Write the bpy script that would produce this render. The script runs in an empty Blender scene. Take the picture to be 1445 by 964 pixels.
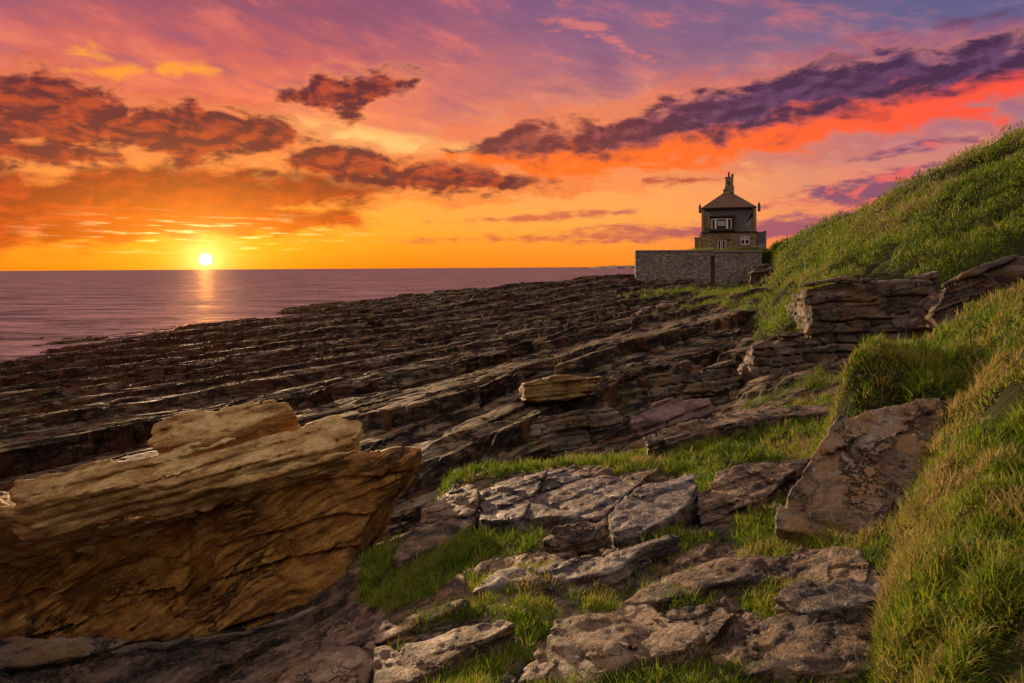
import bpy, math, random
import numpy as np
random.seed(7); rng = np.random.default_rng(11)
S = bpy.context.scene
COL = S.collection
R = math.radians
f32 = np.float32

# ---------------------------------------------------------------- camera
CH = 6.0                       # eye height above the sea
FPX = 963.3                    # focal length in photo pixels (24 mm on 36 mm)
CX, CY = 722.5, 377.6
ROLL = R(0.37)
cam_d = bpy.data.cameras.new('camera'); cam = bpy.data.objects.new('camera', cam_d); COL.objects.link(cam)
cam_d.lens = 24.0; cam_d.sensor_width = 36.0
cam_d.shift_x = 0.0; cam_d.shift_y = -(482.0 - CY) / 1445.0
cam_d.clip_start = 0.05; cam_d.clip_end = 60000
cam.location = (0, 0, CH)
cam.rotation_euler = (R(90), 0, 0)
from mathutils import Matrix, Vector
cam.matrix_world = Matrix.Translation((0, 0, CH)) @ Matrix.Rotation(R(90), 4, 'X') @ Matrix.Rotation(-ROLL, 4, 'Z')
S.camera = cam

def ray(px, py):
    """direction of the photo pixel, scaled so that its forward part (world Y) is 1"""
    a = (px - CX) / FPX; b = -(py - CY) / FPX
    cr, sr = math.cos(ROLL), math.sin(ROLL)
    return np.array([a * cr + b * sr, 1.0, -a * sr + b * cr])
def at(px, py, D):
    r = ray(px, py); return np.array([r[0] * D, D, CH + r[2] * D])
def azel(px, py):
    r = ray(px, py); return math.atan2(r[0], r[1]), math.atan2(r[2], math.hypot(r[0], r[1]))
def topix(P):
    """world points (N,3) -> photo pixel columns/rows"""
    x = P[:, 0] / P[:, 1]; z = (P[:, 2] - CH) / P[:, 1]
    cr, sr = math.cos(ROLL), math.sin(ROLL)
    a = x * cr - z * sr; b = x * sr + z * cr
    return CX + a * FPX, CY - b * FPX

# ---------------------------------------------------------------- light and exposure
SUN_AZ, SUN_EL = azel(290, 366)
LAMP_EL = SUN_EL + R(5.0)
sun_d = bpy.data.lights.new('sun', 'SUN'); sun = bpy.data.objects.new('sun', sun_d); COL.objects.link(sun)
sun_d.energy = 5.0; sun_d.angle = R(0.9); sun_d.color = (1.0, 0.66, 0.36)
L = Vector((math.sin(SUN_AZ) * math.cos(LAMP_EL), math.cos(SUN_AZ) * math.cos(LAMP_EL), math.sin(LAMP_EL)))
sun.rotation_euler = (-L).to_track_quat('-Z', 'Y').to_euler()
sun.location = (-60, 120, 40)
S.view_settings.view_transform = 'Standard'; S.view_settings.look = 'None'
S.view_settings.exposure = 0.42; S.view_settings.gamma = 1.0; S.view_settings.use_curve_mapping = False
S.render.engine = 'CYCLES'
cy = S.cycles
cy.max_bounces = 4; cy.diffuse_bounces = 2; cy.glossy_bounces = 2; cy.transmission_bounces = 2; cy.transparent_max_bounces = 6
cy.use_denoising = True; cy.sample_clamp_indirect = 4.0; cy.caustics_reflective = False; cy.caustics_refractive = False
cy.use_adaptive_sampling = True; cy.adaptive_threshold = 0.015

# ---------------------------------------------------------------- node maths helper
class X:
    nt = None
    def __init__(s, sock): s.s = sock
    @staticmethod
    def m(op, *a, clamp=False):
        n = X.nt.nodes.new('ShaderNodeMath'); n.operation = op; n.use_clamp = clamp
        for i, v in enumerate(a):
            if isinstance(v, X): X.nt.links.new(v.s, n.inputs[i])
            else: n.inputs[i].default_value = float(v)
        return X(n.outputs[0])
    def __add__(s, o): return X.m('ADD', s, o)
    __radd__ = __add__
    def __sub__(s, o): return X.m('SUBTRACT', s, o)
    def __rsub__(s, o): return X.m('SUBTRACT', o, s)
    def __mul__(s, o): return X.m('MULTIPLY', s, o)
    __rmul__ = __mul__
    def __truediv__(s, o): return X.m('DIVIDE', s, o)
def xmax(a, b): return X.m('MAXIMUM', a, b)
def xmin(a, b): return X.m('MINIMUM', a, b)
def xclamp(a): return X.m('ADD', a, 0.0, clamp=True)
def xstep(v, lo, hi):
    n = X.nt.nodes.new('ShaderNodeMapRange'); n.interpolation_type = 'SMOOTHSTEP'
    X.nt.links.new(v.s, n.inputs[0]); n.inputs[1].default_value = lo; n.inputs[2].default_value = hi
    n.inputs[3].default_value = 0; n.inputs[4].default_value = 1
    return X(n.outputs[0])
def xramp(v, stops, interp='LINEAR'):
    n = X.nt.nodes.new('ShaderNodeValToRGB'); cr = n.color_ramp; cr.interpolation = interp
    while len(cr.elements) > 1: cr.elements.remove(cr.elements[-1])
    for i, (p, c) in enumerate(stops):
        e = cr.elements[0] if i == 0 else cr.elements.new(p)
        e.position = p; e.color = (*c, 1)
    if isinstance(v, X): X.nt.links.new(v.s, n.inputs[0])
    return X(n.outputs[0])
def xmix(fac, a, b, blend='MIX'):
    n = X.nt.nodes.new('ShaderNodeMixRGB'); n.blend_type = blend
    for i, v in enumerate((fac, a, b)):
        if isinstance(v, X): X.nt.links.new(v.s, n.inputs[i])
        elif isinstance(v, tuple): n.inputs[i].default_value = (*v, 1)
        else: n.inputs[i].default_value = v
    return X(n.outputs[0])
def xcomb(x, y, z):
    n = X.nt.nodes.new('ShaderNodeCombineXYZ')
    for i, v in enumerate((x, y, z)):
        if isinstance(v, X): X.nt.links.new(v.s, n.inputs[i])
        else: n.inputs[i].default_value = v
    return X(n.outputs[0])
def xnoise(vec, scale, detail=4, rough=0.55, dist=0.0, ntype='FBM'):
    n = X.nt.nodes.new('ShaderNodeTexNoise'); n.noise_dimensions = '3D'; n.noise_type = ntype
    n.inputs['Scale'].default_value = scale; n.inputs['Detail'].default_value = detail
    n.inputs['Roughness'].default_value = rough; n.inputs['Distortion'].default_value = dist
    X.nt.links.new(vec.s, n.inputs['Vector'])
    return X(n.outputs[0])
def xvor(vec, scale, feature='F1', rnd=1.0):
    n = X.nt.nodes.new('ShaderNodeTexVoronoi'); n.feature = feature
    n.inputs['Scale'].default_value = scale; n.inputs['Randomness'].default_value = rnd
    X.nt.links.new(vec.s, n.inputs['Vector'])
    return X(n.outputs['Distance'])
def xcurve(v, pts):
    """float curve of v; pts = [(v, value)] -> rescaled into the node's 0..1 square"""
    x0, x1 = pts[0][0], pts[-1][0]; ys = [p[1] for p in pts]; y0, y1 = min(ys), max(ys) + 1e-6
    n = X.nt.nodes.new('ShaderNodeFloatCurve'); c = n.mapping.curves[0]
    t = (v - x0) * (1.0 / (x1 - x0))
    pp = [((p[0] - x0) / (x1 - x0), (p[1] - y0) / (y1 - y0)) for p in pts]
    c.points[0].location = pp[0]; c.points[1].location = pp[-1]
    for p in pp[1:-1]: c.points.new(*p)
    n.mapping.update()
    X.nt.links.new(t.s, n.inputs['Value'])
    return X(n.outputs[0]) * (y1 - y0) + y0
def lin(r, g, b):
    t = lambda c: (c / 255 / 12.92) if c / 255 <= 0.04045 else ((c / 255 + 0.055) / 1.055) ** 2.4
    return (t(r), t(g), t(b))

# ---------------------------------------------------------------- sky
W = bpy.data.worlds.new('World'); S.world = W; W.use_nodes = True
X.nt = W.node_tree; X.nt.nodes.clear()
tc = X.nt.nodes.new('ShaderNodeTexCoord')
sp = X.nt.nodes.new('ShaderNodeSeparateXYZ'); X.nt.links.new(tc.outputs['Generated'], sp.inputs[0])
dx, dy, dz = X(sp.outputs[0]), X(sp.outputs[1]), X(sp.outputs[2])
az = X.m('ARCTAN2', dx, dy); el = X.m('ARCSINE', dz)
cvec = xcomb(az, el, 0.0)
# slanting high cloud streaks
sl = xcomb(az * 3.0 - el * 1.2, el * 9.0 + az * 2.2, 0.3)
n_high = xnoise(sl, 1.6, 5, 0.6, 0.5)
n_fine = xnoise(xcomb(az * 5.0, el * 16.0 + az * 3.0, 1.7), 2.2, 6, 0.62, 0.3)
elw = el + (n_high - 0.5) * 0.10 * xstep(el, 0.0, 0.15)
e = elw * (1 / 0.5)
sunside = xramp(e, [(0.0, lin(255, 128, 10)), (0.05, lin(255, 150, 18)), (0.12, lin(255, 168, 40)), (0.24, lin(255, 160, 68)),
                    (0.36, lin(252, 150, 80)), (0.46, lin(240, 122, 84)), (0.56, lin(206, 100, 90)), (0.68, lin(160, 84, 100)), (1.0, lin(96, 70, 106))])
midside = xramp(e, [(0.0, lin(255, 135, 30)), (0.06, lin(255, 150, 50)), (0.14, lin(255, 165, 75)), (0.26, lin(250, 160, 90)),
                    (0.38, lin(232, 142, 100)), (0.5, lin(196, 118, 112)), (0.62, lin(150, 100, 124)), (0.76, lin(122, 90, 128)), (1.0, lin(78, 68, 112))])
farside = xramp(e, [(0.0, lin(246, 120, 72)), (0.05, lin(238, 112, 84)), (0.12, lin(228, 126, 98)), (0.24, lin(212, 128, 112)),
                    (0.34, lin(176, 120, 130)), (0.46, lin(134, 108, 136)), (0.6, lin(98, 94, 134)), (0.76, lin(78, 84, 126)), (1.0, lin(58, 62, 104))])
back = xramp(e, [(0.0, lin(92, 78, 72)), (0.35, lin(112, 98, 90)), (0.7, lin(178, 162, 148)), (1.0, lin(232, 214, 200))])  # unseen sky behind and overhead, its brightness shaped as added fill light
daz = X.m('ABSOLUTE', az - SUN_AZ)
sky = xmix(xstep(daz, 0.05, 0.62), sunside, midside)
sky = xmix(xstep(az, 0.12, 0.60), sky, farside)
sky = xmix(xmax(xstep(daz, 1.3, 2.2), xstep(el, 0.48, 0.9)), sky, back)
# lit high wisps
wisp = xstep(n_fine, 0.50, 0.72) * xstep(el, 0.04, 0.12)
wisp_c = xramp(e, [(0.0, lin(255, 175, 70)), (0.35, lin(255, 172, 96)), (0.6, lin(238, 120, 100)), (1.0, lin(190, 100, 112))])
sky = xmix(wisp * 0.55 * (1.0 - xstep(az, 0.15, 0.7) * 0.6), sky, wisp_c)
grey = (1.0 - xstep(n_fine, 0.30, 0.52)) * xstep(el, 0.10, 0.3)
sky = xmix(grey * 0.45, sky, lin(120, 78, 112))
# pale streak right of the sun, sloping gently down
stre = xstep(1.0 - X.m('ABSOLUTE', (el - (azel(600, 208)[1] + (azel(600, 208)[0] - az) * 0.10)) * 34.0 + (n_high - 0.5) * 2.0), 0.1, 1.0)
sky = xmix(stre * xstep(az, azel(330, 200)[0], azel(470, 200)[0]) * (1.0 - xstep(az, azel(680, 200)[0], azel(860, 200)[0])) * 0.75, sky, lin(255, 205, 120))

def deck(ptop, pbot, sc=15.0):
    """cloud between two traced edges (photo pixels); value > 0 inside"""
    T = [azel(*p) for p in ptop]; B = [azel(*p) for p in pbot]
    yt, yb = xcurve(az, T), xcurve(az, B)
    k = FPX / sc
    m = xmin((yt - el) * k, (el - yb) * k)
    edge = xmin((az - T[0][0]) * (FPX / 25.0), (T[-1][0] - az) * (FPX / 25.0))
    m = xmin(m, edge)
    h = (el - yb) / (xmax(yt - yb, 0.004))      # 0 at the underside, 1 at the top
    return m, h
cn = xnoise(xcomb(az * 1.0, el * 2.1, 0.0), 19.0, 7, 0.58, 0.30)
cn2 = xnoise(xcomb(az * 1.0 - 0.008, el * 2.1 + 0.016, 0.0), 19.0, 5, 0.58, 0.30)
cn3 = xnoise(xcomb(az * 1.0, el * 3.6, 4.0), 26.0, 5, 0.6, 0.2)
K = 4.6
def dens(m, k=K, lo=-0.38, hi=1.0, nz=None):
    return xstep(xmin(m, 1.9) + ((nz or cn) - 0.5) * k, lo, hi)
# -- dark decks towards the sun
mA, hA = deck([(-260, 96), (0, 112), (60, 110), (110, 118), (150, 130), (185, 165), (215, 205)], [(-260, 214), (0, 214), (60, 206), (110, 212), (150, 212), (185, 205), (215, 206)])
mB, hB = deck([(150, 198), (185, 160), (215, 152), (260, 150), (310, 156), (350, 164), (395, 178), (440, 192)], [(150, 200), (185, 205), (215, 212), (260, 222), (310, 222), (350, 213), (395, 206), (440, 196)])
mC, hC = deck([(395, 132), (430, 118), (470, 96), (520, 98), (560, 100), (600, 112)], [(395, 140), (430, 150), (470, 168), (520, 160), (560, 138), (600, 118)])
mE, hE = deck([(385, 240), (420, 222), (480, 208), (530, 218), (580, 236), (640, 232), (700, 236), (740, 246), (790, 256)], [(385, 242), (420, 242), (480, 252), (530, 260), (580, 266), (640, 272), (700, 268), (740, 262), (790, 260)], 11)
mD, hD = deck([(-260, 246), (0, 248), (70, 258), (110, 244), (180, 238), (290, 242), (380, 242), (450, 240), (510, 250), (550, 262)], [(-260, 345), (0, 344), (70, 338), (110, 336), (180, 336), (290, 322), (380, 296), (450, 284), (510, 276), (550, 266)])
mD2, hD2 = deck([(220, 322), (300, 300), (380, 294), (450, 300), (500, 310)], [(220, 326), (300, 328), (380, 328), (450, 320), (500, 312)], 9)
mA2, hA2 = deck([(-260, 186), (0, 190), (60, 200), (130, 212), (180, 222)], [(-260, 232), (0, 228), (60, 232), (130, 228), (180, 225)], 9)
mF2_ = deck([(640, 214), (690, 196), (740, 182), (800, 178), (860, 176), (920, 154), (980, 136), (1040, 134), (1110, 108), (1180, 94), (1260, 82), (1330, 76), (1400, 66), (1460, 56), (1700, 20)], [(640, 218), (690, 230), (740, 242), (800, 246), (860, 240), (920, 234), (980, 228), (1040, 220), (1110, 206), (1180, 194), (1260, 176), (1330, 160), (1400, 144), (1460, 128), (1700, 92)], 16)[0]
mL = xmax(xmax(xmax(mA, mB), xmax(mC - 0.6, mE)), mA2)
mLow = xmax(mD, mD2)
dL = dens(mL + 0.45, 6.2); dD = dens(mLow + 0.7, 4.6)
rim = dens(mL + 1.0, 6.2) * (1.0 - dL)
near = X.m('EXPONENT', (X.m('POWER', X.m('ABSOLUTE', az - SUN_AZ), 2.0) * 22.0 + X.m('POWER', X.m('ABSOLUTE', el - SUN_EL), 2.0) * 110.0) * -1.0)
lit = xclamp((cn2 - cn) * 6.0 + 0.35)
colL = xmix(lit, lin(84, 30, 42), lin(176, 66, 38))
colL = xmix(near * 0.9, colL, lin(214, 84, 22))
colD = xmix(lit, lin(130, 28, 24), lin(196, 58, 26))
colD = xmix(xstep(el, azel(290, 262)[1], azel(290, 330)[1]) , xmix(lit, lin(120, 40, 44), lin(176, 62, 40)), colD) if False else colD
updark = xstep(el, azel(290, 318)[1], azel(290, 246)[1])
colD = xmix(updark * 0.75, colD, xmix(lit, lin(70, 22, 30), lin(140, 42, 30)))
colD = xmix(near * 0.75, colD, lin(244, 104, 10))
halo = dens(xmax(xmax(xmax(mA, mB), xmax(mE, mA2)), mLow) + 1.8, 6.0) * (1.0 - near)
sky = xmix(halo * 0.50, sky, xmix(xstep(el, 0.10, 0.24), lin(232, 92, 34), lin(200, 84, 66)))
sky = xmix(dens(mF2_ + 2.0, 6.0) * 0.40, sky, xmix(xstep(az, 0.1, 0.6), lin(236, 110, 60), lin(170, 76, 100)))
sky = xmix(dD * 0.94, sky, colD)
sky = xmix(rim * 0.35, sky, lin(255, 166, 84))
sky = xmix(dL * 0.93, sky, colL)
# bright yellow tatters upper left
mY, hY = deck([(80, 100), (130, 88), (200, 90), (260, 84), (310, 96)], [(80, 102), (130, 112), (200, 112), (260, 110), (310, 100)], 12)
mY2, hY2 = deck([(90, 76), (130, 68), (170, 78)], [(90, 80), (130, 90), (170, 82)], 10)
sky = xmix(dens(xmax(mY, mY2) - 0.2, 5.0) * 0.85, sky, lin(255, 158, 48))
# pink tatters top middle
mP, hP = deck([(760, 30), (800, 15), (850, 28), (900, 70), (960, 90)], [(760, 34), (800, 45), (850, 62), (900, 84), (960, 96)], 14)
sky = xmix(dens(mP - 0.3, 5.5, nz=cn3) * 0.7, sky, lin(226, 120, 108))
# -- the long diagonal cloud, dark above and burning below
mF, hF = deck([(640, 214), (690, 196), (740, 182), (800, 178), (860, 176), (920, 154), (980, 136), (1040, 134), (1110, 108), (1180, 94), (1260, 82), (1330, 76), (1400, 66), (1460, 56), (1700, 20)],
              [(640, 218), (690, 230), (740, 242), (800, 246), (860, 240), (920, 234), (980, 228), (1040, 220), (1110, 206), (1180, 194), (1260, 176), (1330, 160), (1400, 144), (1460, 128), (1700, 92)], 16)
mG, hG = deck([(1140, 186), (1200, 168), (1260, 150), (1320, 148), (1400, 154)], [(1140, 188), (1200, 190), (1260, 184), (1320, 170), (1400, 157)], 12)
mH, hH = deck([(1080, 290), (1130, 268), (1200, 250), (1280, 234), (1350, 230), (1460, 222), (1700, 200)], [(1080, 292), (1130, 286), (1200, 300), (1280, 296), (1350, 284), (1460, 262), (1700, 250)], 14)
mM, hM = deck([(1200, 222), (1260, 208), (1310, 198), (1380, 198)], [(1200, 224), (1260, 222), (1310, 212), (1380, 200)], 9)
mF2 = xmax(mF, mG); hF2 = hF
dF = dens(mF2 + .5, 5.6)
under = 1.0 - xstep(hF + (cn - 0.5) * 1.3, 0.15, 0.58)
under = xmax(under, xstep(mG, -0.2, 0.6) * 0.7)
colF = xmix(xstep(az, 0.05, 0.35), xmix(lit, lin(108, 48, 52), lin(156, 76, 66)), xmix(lit, lin(66, 40, 68), lin(100, 62, 96)))
colF = xmix(under, colF, xmix(xstep(az, 0.1, 0.7), lin(255, 112, 30), lin(250, 80, 54)))
rimF = dens(mF2 + 0.95, 5.6) * (1.0 - dF)
sky = xmix(rimF * 0.35, sky, lin(255, 150, 88))
sky = xmix(dF * 0.95, sky, colF)
dH = dens(xmax(mH, mM), 4.2, nz=cn3)
colH = xmix(xclamp(xstep(lit, 0.1, 0.9) + (1.0 - xstep(hH, 0.0, 0.4)) * 0.4), lin(104, 62, 104), lin(222, 88, 92))
sky = xmix(dH * 0.8, sky, colH)
# -- low thin purple bars
mI, hI = deck([(480, 344), (600, 334), (720, 326), (800, 322), (900, 312), (1000, 312), (1100, 300), (1250, 292), (1700, 280)], [(480, 346), (600, 344), (720, 344), (800, 346), (900, 346), (1000, 346), (1100, 345), (1250, 330), (1700, 310)], 12)
mJ, hJ = deck([(600, 314), (700, 306), (780, 300), (850, 296), (900, 298)], [(600, 315), (700, 314), (780, 312), (850, 306), (900, 301)], 7)
mK, hK = deck([(905, 258), (940, 248), (980, 250), (1015, 253)], [(905, 260), (940, 262), (980, 258), (1015, 255)], 7)
mN, hN = deck([(1140, 96), (1180, 76), (1225, 72), (1250, 76)], [(1140, 98), (1180, 98), (1225, 86), (1250, 78)], 9)
mO, hO = deck([(1210, 50), (1300, 30), (1380, 8), (1460, 0), (1700, -10)], [(1210, 54), (1300, 52), (1380, 44), (1460, 36), (1700, 20)], 16)
dI = dens(xmax(mI - 0.35, mJ), 4.0, nz=cn3)
sky = xmix(dI * 0.78, sky, xmix(xstep(az, 0.0, 0.42), lin(196, 84, 66), lin(128, 66, 108)))
sky = xmix(dens(mK, 3.5, nz=cn3) * 0.8, sky, lin(170, 66, 48))
sky = xmix(dens(xmax(mN, mO - 0.6), 4.0) * 0.6, sky, lin(62, 48, 84))
# -- glow round the sun and the disc itself
dot = xclamp(dx * math.sin(SUN_AZ) * math.cos(SUN_EL) + dy * math.cos(SUN_AZ) * math.cos(SUN_EL) + dz * math.sin(SUN_EL))
ang = X.m('ARCCOSINE', dot)
elong = X.m('SQRT', X.m('POWER', X.m('ABSOLUTE', az - SUN_AZ), 2.0) * 0.45 + X.m('POWER', X.m('ABSOLUTE', el - SUN_EL), 2.0) * 1.6)
g1 = X.m('EXPONENT', elong * -17.0)
g2 = X.m('EXPONENT', ang * -62.0)
disc = 1.0 - xstep(ang, 0.0050, 0.0080)
bars = xstep(xnoise(xcomb(az * 1.2, el * 14.0, 2.0), 14.0, 3, 0.6), 0.52, 0.68) * X.m('EXPONENT', X.m('POWER', (el - (SUN_EL + 0.034)) * 50.0, 2.0) * -1.0 + X.m('POWER', (az - SUN_AZ) * 7.0, 2.0) * -1.0)
def rgbscale(c, f):
    return xmix(1.0, xcomb(f, f, f), c, 'MULTIPLY')
tot = xmix(1.0, sky, rgbscale((0.95, 0.40, 0.02), g1), 'ADD')
tot = xmix(1.0, tot, rgbscale((1.1, 1.0, 0.40), g2), 'ADD')
tot = xmix(1.0, tot, rgbscale((0.8, 0.85, 0.35), bars), 'ADD')
tot = xmix(1.0, tot, rgbscale((40.0, 34.0, 22.0), disc), 'ADD')
bg = X.nt.nodes.new('ShaderNodeBackground'); X.nt.links.new(tot.s, bg.inputs[0]); bg.inputs[1].default_value = 0.80
ns = X.nt.nodes.new('ShaderNodeTexSky'); ns.sky_type = 'NISHITA'; ns.sun_disc = False
ns.sun_elevation = SUN_EL; ns.sun_rotation = SUN_AZ; ns.altitude = 5; ns.dust_density = 2.0
bg2 = X.nt.nodes.new('ShaderNodeBackground'); X.nt.links.new(ns.outputs[0], bg2.inputs[0]); bg2.inputs[1].default_value = 0.004
ad = X.nt.nodes.new('ShaderNodeAddShader'); X.nt.links.new(bg.outputs[0], ad.inputs[0]); X.nt.links.new(bg2.outputs[0], ad.inputs[1])
wo = X.nt.nodes.new('ShaderNodeOutputWorld'); X.nt.links.new(ad.outputs[0], wo.inputs[0])
W.cycles.sampling_method = 'MANUAL'; W.cycles.sample_map_resolution = 1024

# ---------------------------------------------------------------- numpy noise
def _h(ix, iy, iz, seed):
    h = (ix.astype(np.uint32) * np.uint32(374761393)) ^ (iy.astype(np.uint32) * np.uint32(668265263)) ^ (iz.astype(np.uint32) * np.uint32(2147483647)) ^ np.uint32(seed * 974711 & 0xffffffff)
    h = (h ^ (h >> np.uint32(13))) * np.uint32(1274126177)
    h = (h ^ (h >> np.uint32(16))) * np.uint32(2246822519)
    return ((h ^ (h >> np.uint32(13))) & np.uint32(0xffffff)).astype(f32) * f32(1 / 16777215.0)
def vn2(x, y, seed=0):
    xf = np.floor(x); yf = np.floor(y); fx = (x - xf).astype(f32); fy = (y - yf).astype(f32)
    ix = xf.astype(np.int64); iy = yf.astype(np.int64); z = np.zeros_like(ix)
    fx = fx * fx * fx * (fx * (fx * 6 - 15) + 10); fy = fy * fy * fy * (fy * (fy * 6 - 15) + 10)
    a = _h(ix, iy, z, seed); b = _h(ix + 1, iy, z, seed); c = _h(ix, iy + 1, z, seed); d = _h(ix + 1, iy + 1, z, seed)
    return (a + (b - a) * fx + (c - a) * fy + (a - b - c + d) * fx * fy) * 2 - 1
def vn3(x, y, z, seed=0):
    xf = np.floor(x); yf = np.floor(y); zf = np.floor(z)
    fx = (x - xf).astype(f32); fy = (y - yf).astype(f32); fz = (z - zf).astype(f32)
    ix = xf.astype(np.int32); iy = yf.astype(np.int32); iz = zf.astype(np.int32)
    s = lambda t: t * t * (3 - 2 * t)
    fx, fy, fz = s(fx), s(fy), s(fz)
    def pl(k):
        a = _h(ix, iy, iz + k, seed); b = _h(ix + 1, iy, iz + k, seed); c = _h(ix, iy + 1, iz + k, seed); d = _h(ix + 1, iy + 1, iz + k, seed)
        return a + (b - a) * fx + (c - a) * fy + (a - b - c + d) * fx * fy
    p = pl(0); q = pl(1)
    return (p + (q - p) * fz) * 2 - 1
def fb2(x, y, oct=4, seed=0, gain=0.5):
    o = 0; a = 1.0; t = 0; c, s = 0.8, 0.6
    for i in range(oct):
        o = o + a * vn2(x, y, seed + i * 17); t += a; a *= gain
        x, y = (x * c - y * s) * 2.03 + 3.1, (x * s + y * c) * 2.03 + 7.7
    return o / t
def fb3(x, y, z, oct=3, seed=0, gain=0.5):
    o = 0; a = 1.0; t = 0
    for i in range(oct):
        o = o + a * vn3(x, y, z, seed + i * 17); t += a; a *= gain
        x, y, z = (x * .8 - y * .6) * 2.03 + 3.1, (x * .6 + y * .8) * 2.03 + 1.7, z * 2.03 + 5.3
    return o / t
def domes(x, y, cell, seed):
    """hummocks: rounded mounds with creases between them, 0..1"""
    x = x / cell + fb2(x / cell, y / cell, 2, seed) * .35; y = y / cell; xi = np.floor(x).astype(np.int32); yi = np.floor(y).astype(np.int32); d = np.full(x.shape, 9.0, f32)
    for i in (-1, 0, 1):
        for j in (-1, 0, 1):
            a = xi + i; b = yi + j; z = a * 0
            d = np.minimum(d, (a + .15 + .7 * _h(a, b, z, seed + 1) - x) ** 2 + (b + .15 + .7 * _h(a, b, z, seed + 2) - y) ** 2)
    return np.sqrt(np.clip(1 - d / .75, 0, 1))
def sstep(x, a, b):
    t = np.clip((x - a) / (b - a), 0, 1); return t * t * (3 - 2 * t)

# ---------------------------------------------------------------- smooth surfaces through measured points
class Surf:
    """thin plate spline of height over (x/y, ln y) through points (x, y, z)"""
    def __init__(s, pts, k=1.6, lam=1e-3):
        P = np.array(pts, float); s.k = k
        u = P[:, 0] / P[:, 1] * k; w = np.log(P[:, 1]); n = len(P)
        s.c = np.stack([u, w], 1)
        r2 = ((s.c[:, None] - s.c[None]) ** 2).sum(-1) + 1e-12
        A = np.zeros((n + 3, n + 3)); A[:n, :n] = 0.5 * r2 * np.log(r2) + lam * np.eye(n)
        A[:n, n] = 1; A[:n, n + 1:] = s.c; A[n, :n] = 1; A[n + 1:, :n] = s.c.T
        b = np.zeros(n + 3); b[:n] = P[:, 2]
        s.w = np.linalg.solve(A, b)
    def __call__(s, x, y):
        sh = x.shape; x = x.ravel(); y = y.ravel(); out = np.empty(len(x), f32)
        for i in range(0, len(x), 60000):
            yy = np.maximum(y[i:i + 60000], 0.5)
            u = np.clip(x[i:i + 60000] / yy, -3, 3) * s.k; w = np.log(yy)
            r2 = ((u[:, None] - s.c[None, :, 0]) ** 2 + (w[:, None] - s.c[None, :, 1]) ** 2 + 1e-12).astype(f32)
            out[i:i + 60000] = (0.5 * r2 * np.log(r2)) @ s.w[:-3].astype(f32) + s.w[-3] + u * s.w[-2] + w * s.w[-1]
        return out.reshape(sh)

def stair(tmin, tmax, lo, hi, seed, sharp=0.16, keep=0.86):
    r = np.random.default_rng(seed); v = lo; xs = []; ys = []
    while v < hi:
        t = r.uniform(tmin, tmax); xs += [v, v + sharp * t]; ys += [v, v + keep * t]; v += t
    xs.append(v); ys.append(v); return np.array(xs), np.array(ys)
ST0 = stair(0.45, 1.2, -30, 60, 13, 0.07, 0.93)
ST1 = stair(0.14, 0.50, -30, 60, 3); ST2 = stair(0.035, 0.10, -30, 60, 5, 0.25, 0.8)
ST3 = stair(0.04, 0.13, -30, 60, 8, 0.10, 0.94); ST4 = stair(0.012, 0.035, -30, 60, 9, 0.25, 0.85)
DIP = 0.27; SX, SY = .52, .854
def strata(z0, x, y, dip=DIP, s1=ST1, s2=ST2, rough=1.0, blk=(1.7, 3.4), mix2=0.55, seed=20, crk=1.0, big=0.0):
    """height after bedded rock with its beds dipping seaward is worn back to z0"""
    q = (-x * SY + y * SX); p = (x * SX + y * SY)
    q = q + fb2(p * .06, q * .10, 3, seed) * 2.0 * rough + fb2(p * .5, q * .9, 3, seed + 1) * 0.25 * rough
    s = z0 + dip * q
    jq = q / blk[0] + fb2(p * .35, q * .35, 2, seed + 2) * 0.5
    row = np.floor(jq); rr = _h(row.astype(np.int64), row.astype(np.int64) * 0, row.astype(np.int64) * 0, seed + 3)
    jp = p / blk[1] + rr * 7 + fb2(p * .4, q * .4, 2, seed + 4) * 0.5
    colm = np.floor(jp); cell = _h(row.astype(np.int64), colm.astype(np.int64), row.astype(np.int64) * 0, seed + 5)
    s = s + (cell - .5) * 0.42 * rough * blk[0] / 1.7 + fb2(p * .17, q * .9, 4, seed + 6) * 0.42 * rough * blk[0] / 1.7
    a = np.interp(s, *s1)
    # smaller blocks inside
    jq2 = q / (blk[0] * .34) + fb2(p, q, 2, seed + 7) * .6; r2 = np.floor(jq2).astype(np.int64)
    jp2 = p / (blk[1] * .30) + _h(r2, r2 * 0, r2 * 0, seed + 8) * 9 + fb2(p * .9, q * .9, 2, seed + 9) * .6; c2 = np.floor(jp2).astype(np.int64)
    cell2 = _h(r2, c2, r2 * 0, seed + 10)
    b = np.interp(s + (cell2 - .5) * 0.14 * blk[0] / 1.7 + fb2(p * 1.3, q * 3.5, 3, seed + 11) * 0.05 * blk[0] / 1.7, *s2)
    g = np.minimum(np.abs(jq2 - r2 - .5), np.abs(jp2 - c2 - .5)); crack = sstep(g, .5, .40)  # 0 in a joint
    crack = sstep(np.minimum(.5 - np.abs(jp2 - c2 - .5), .5 - np.abs(jp - colm - .5) * 1.0), 0.0, 0.05)
    h = a * (1 - mix2) + b * mix2
    if big > 0: h = h * (1 - big) + np.interp(s, *ST0) * big
    h = h - dip * q
    return h - crk * (1 - crack) * 0.05 * blk[0] / 1.7

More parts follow.
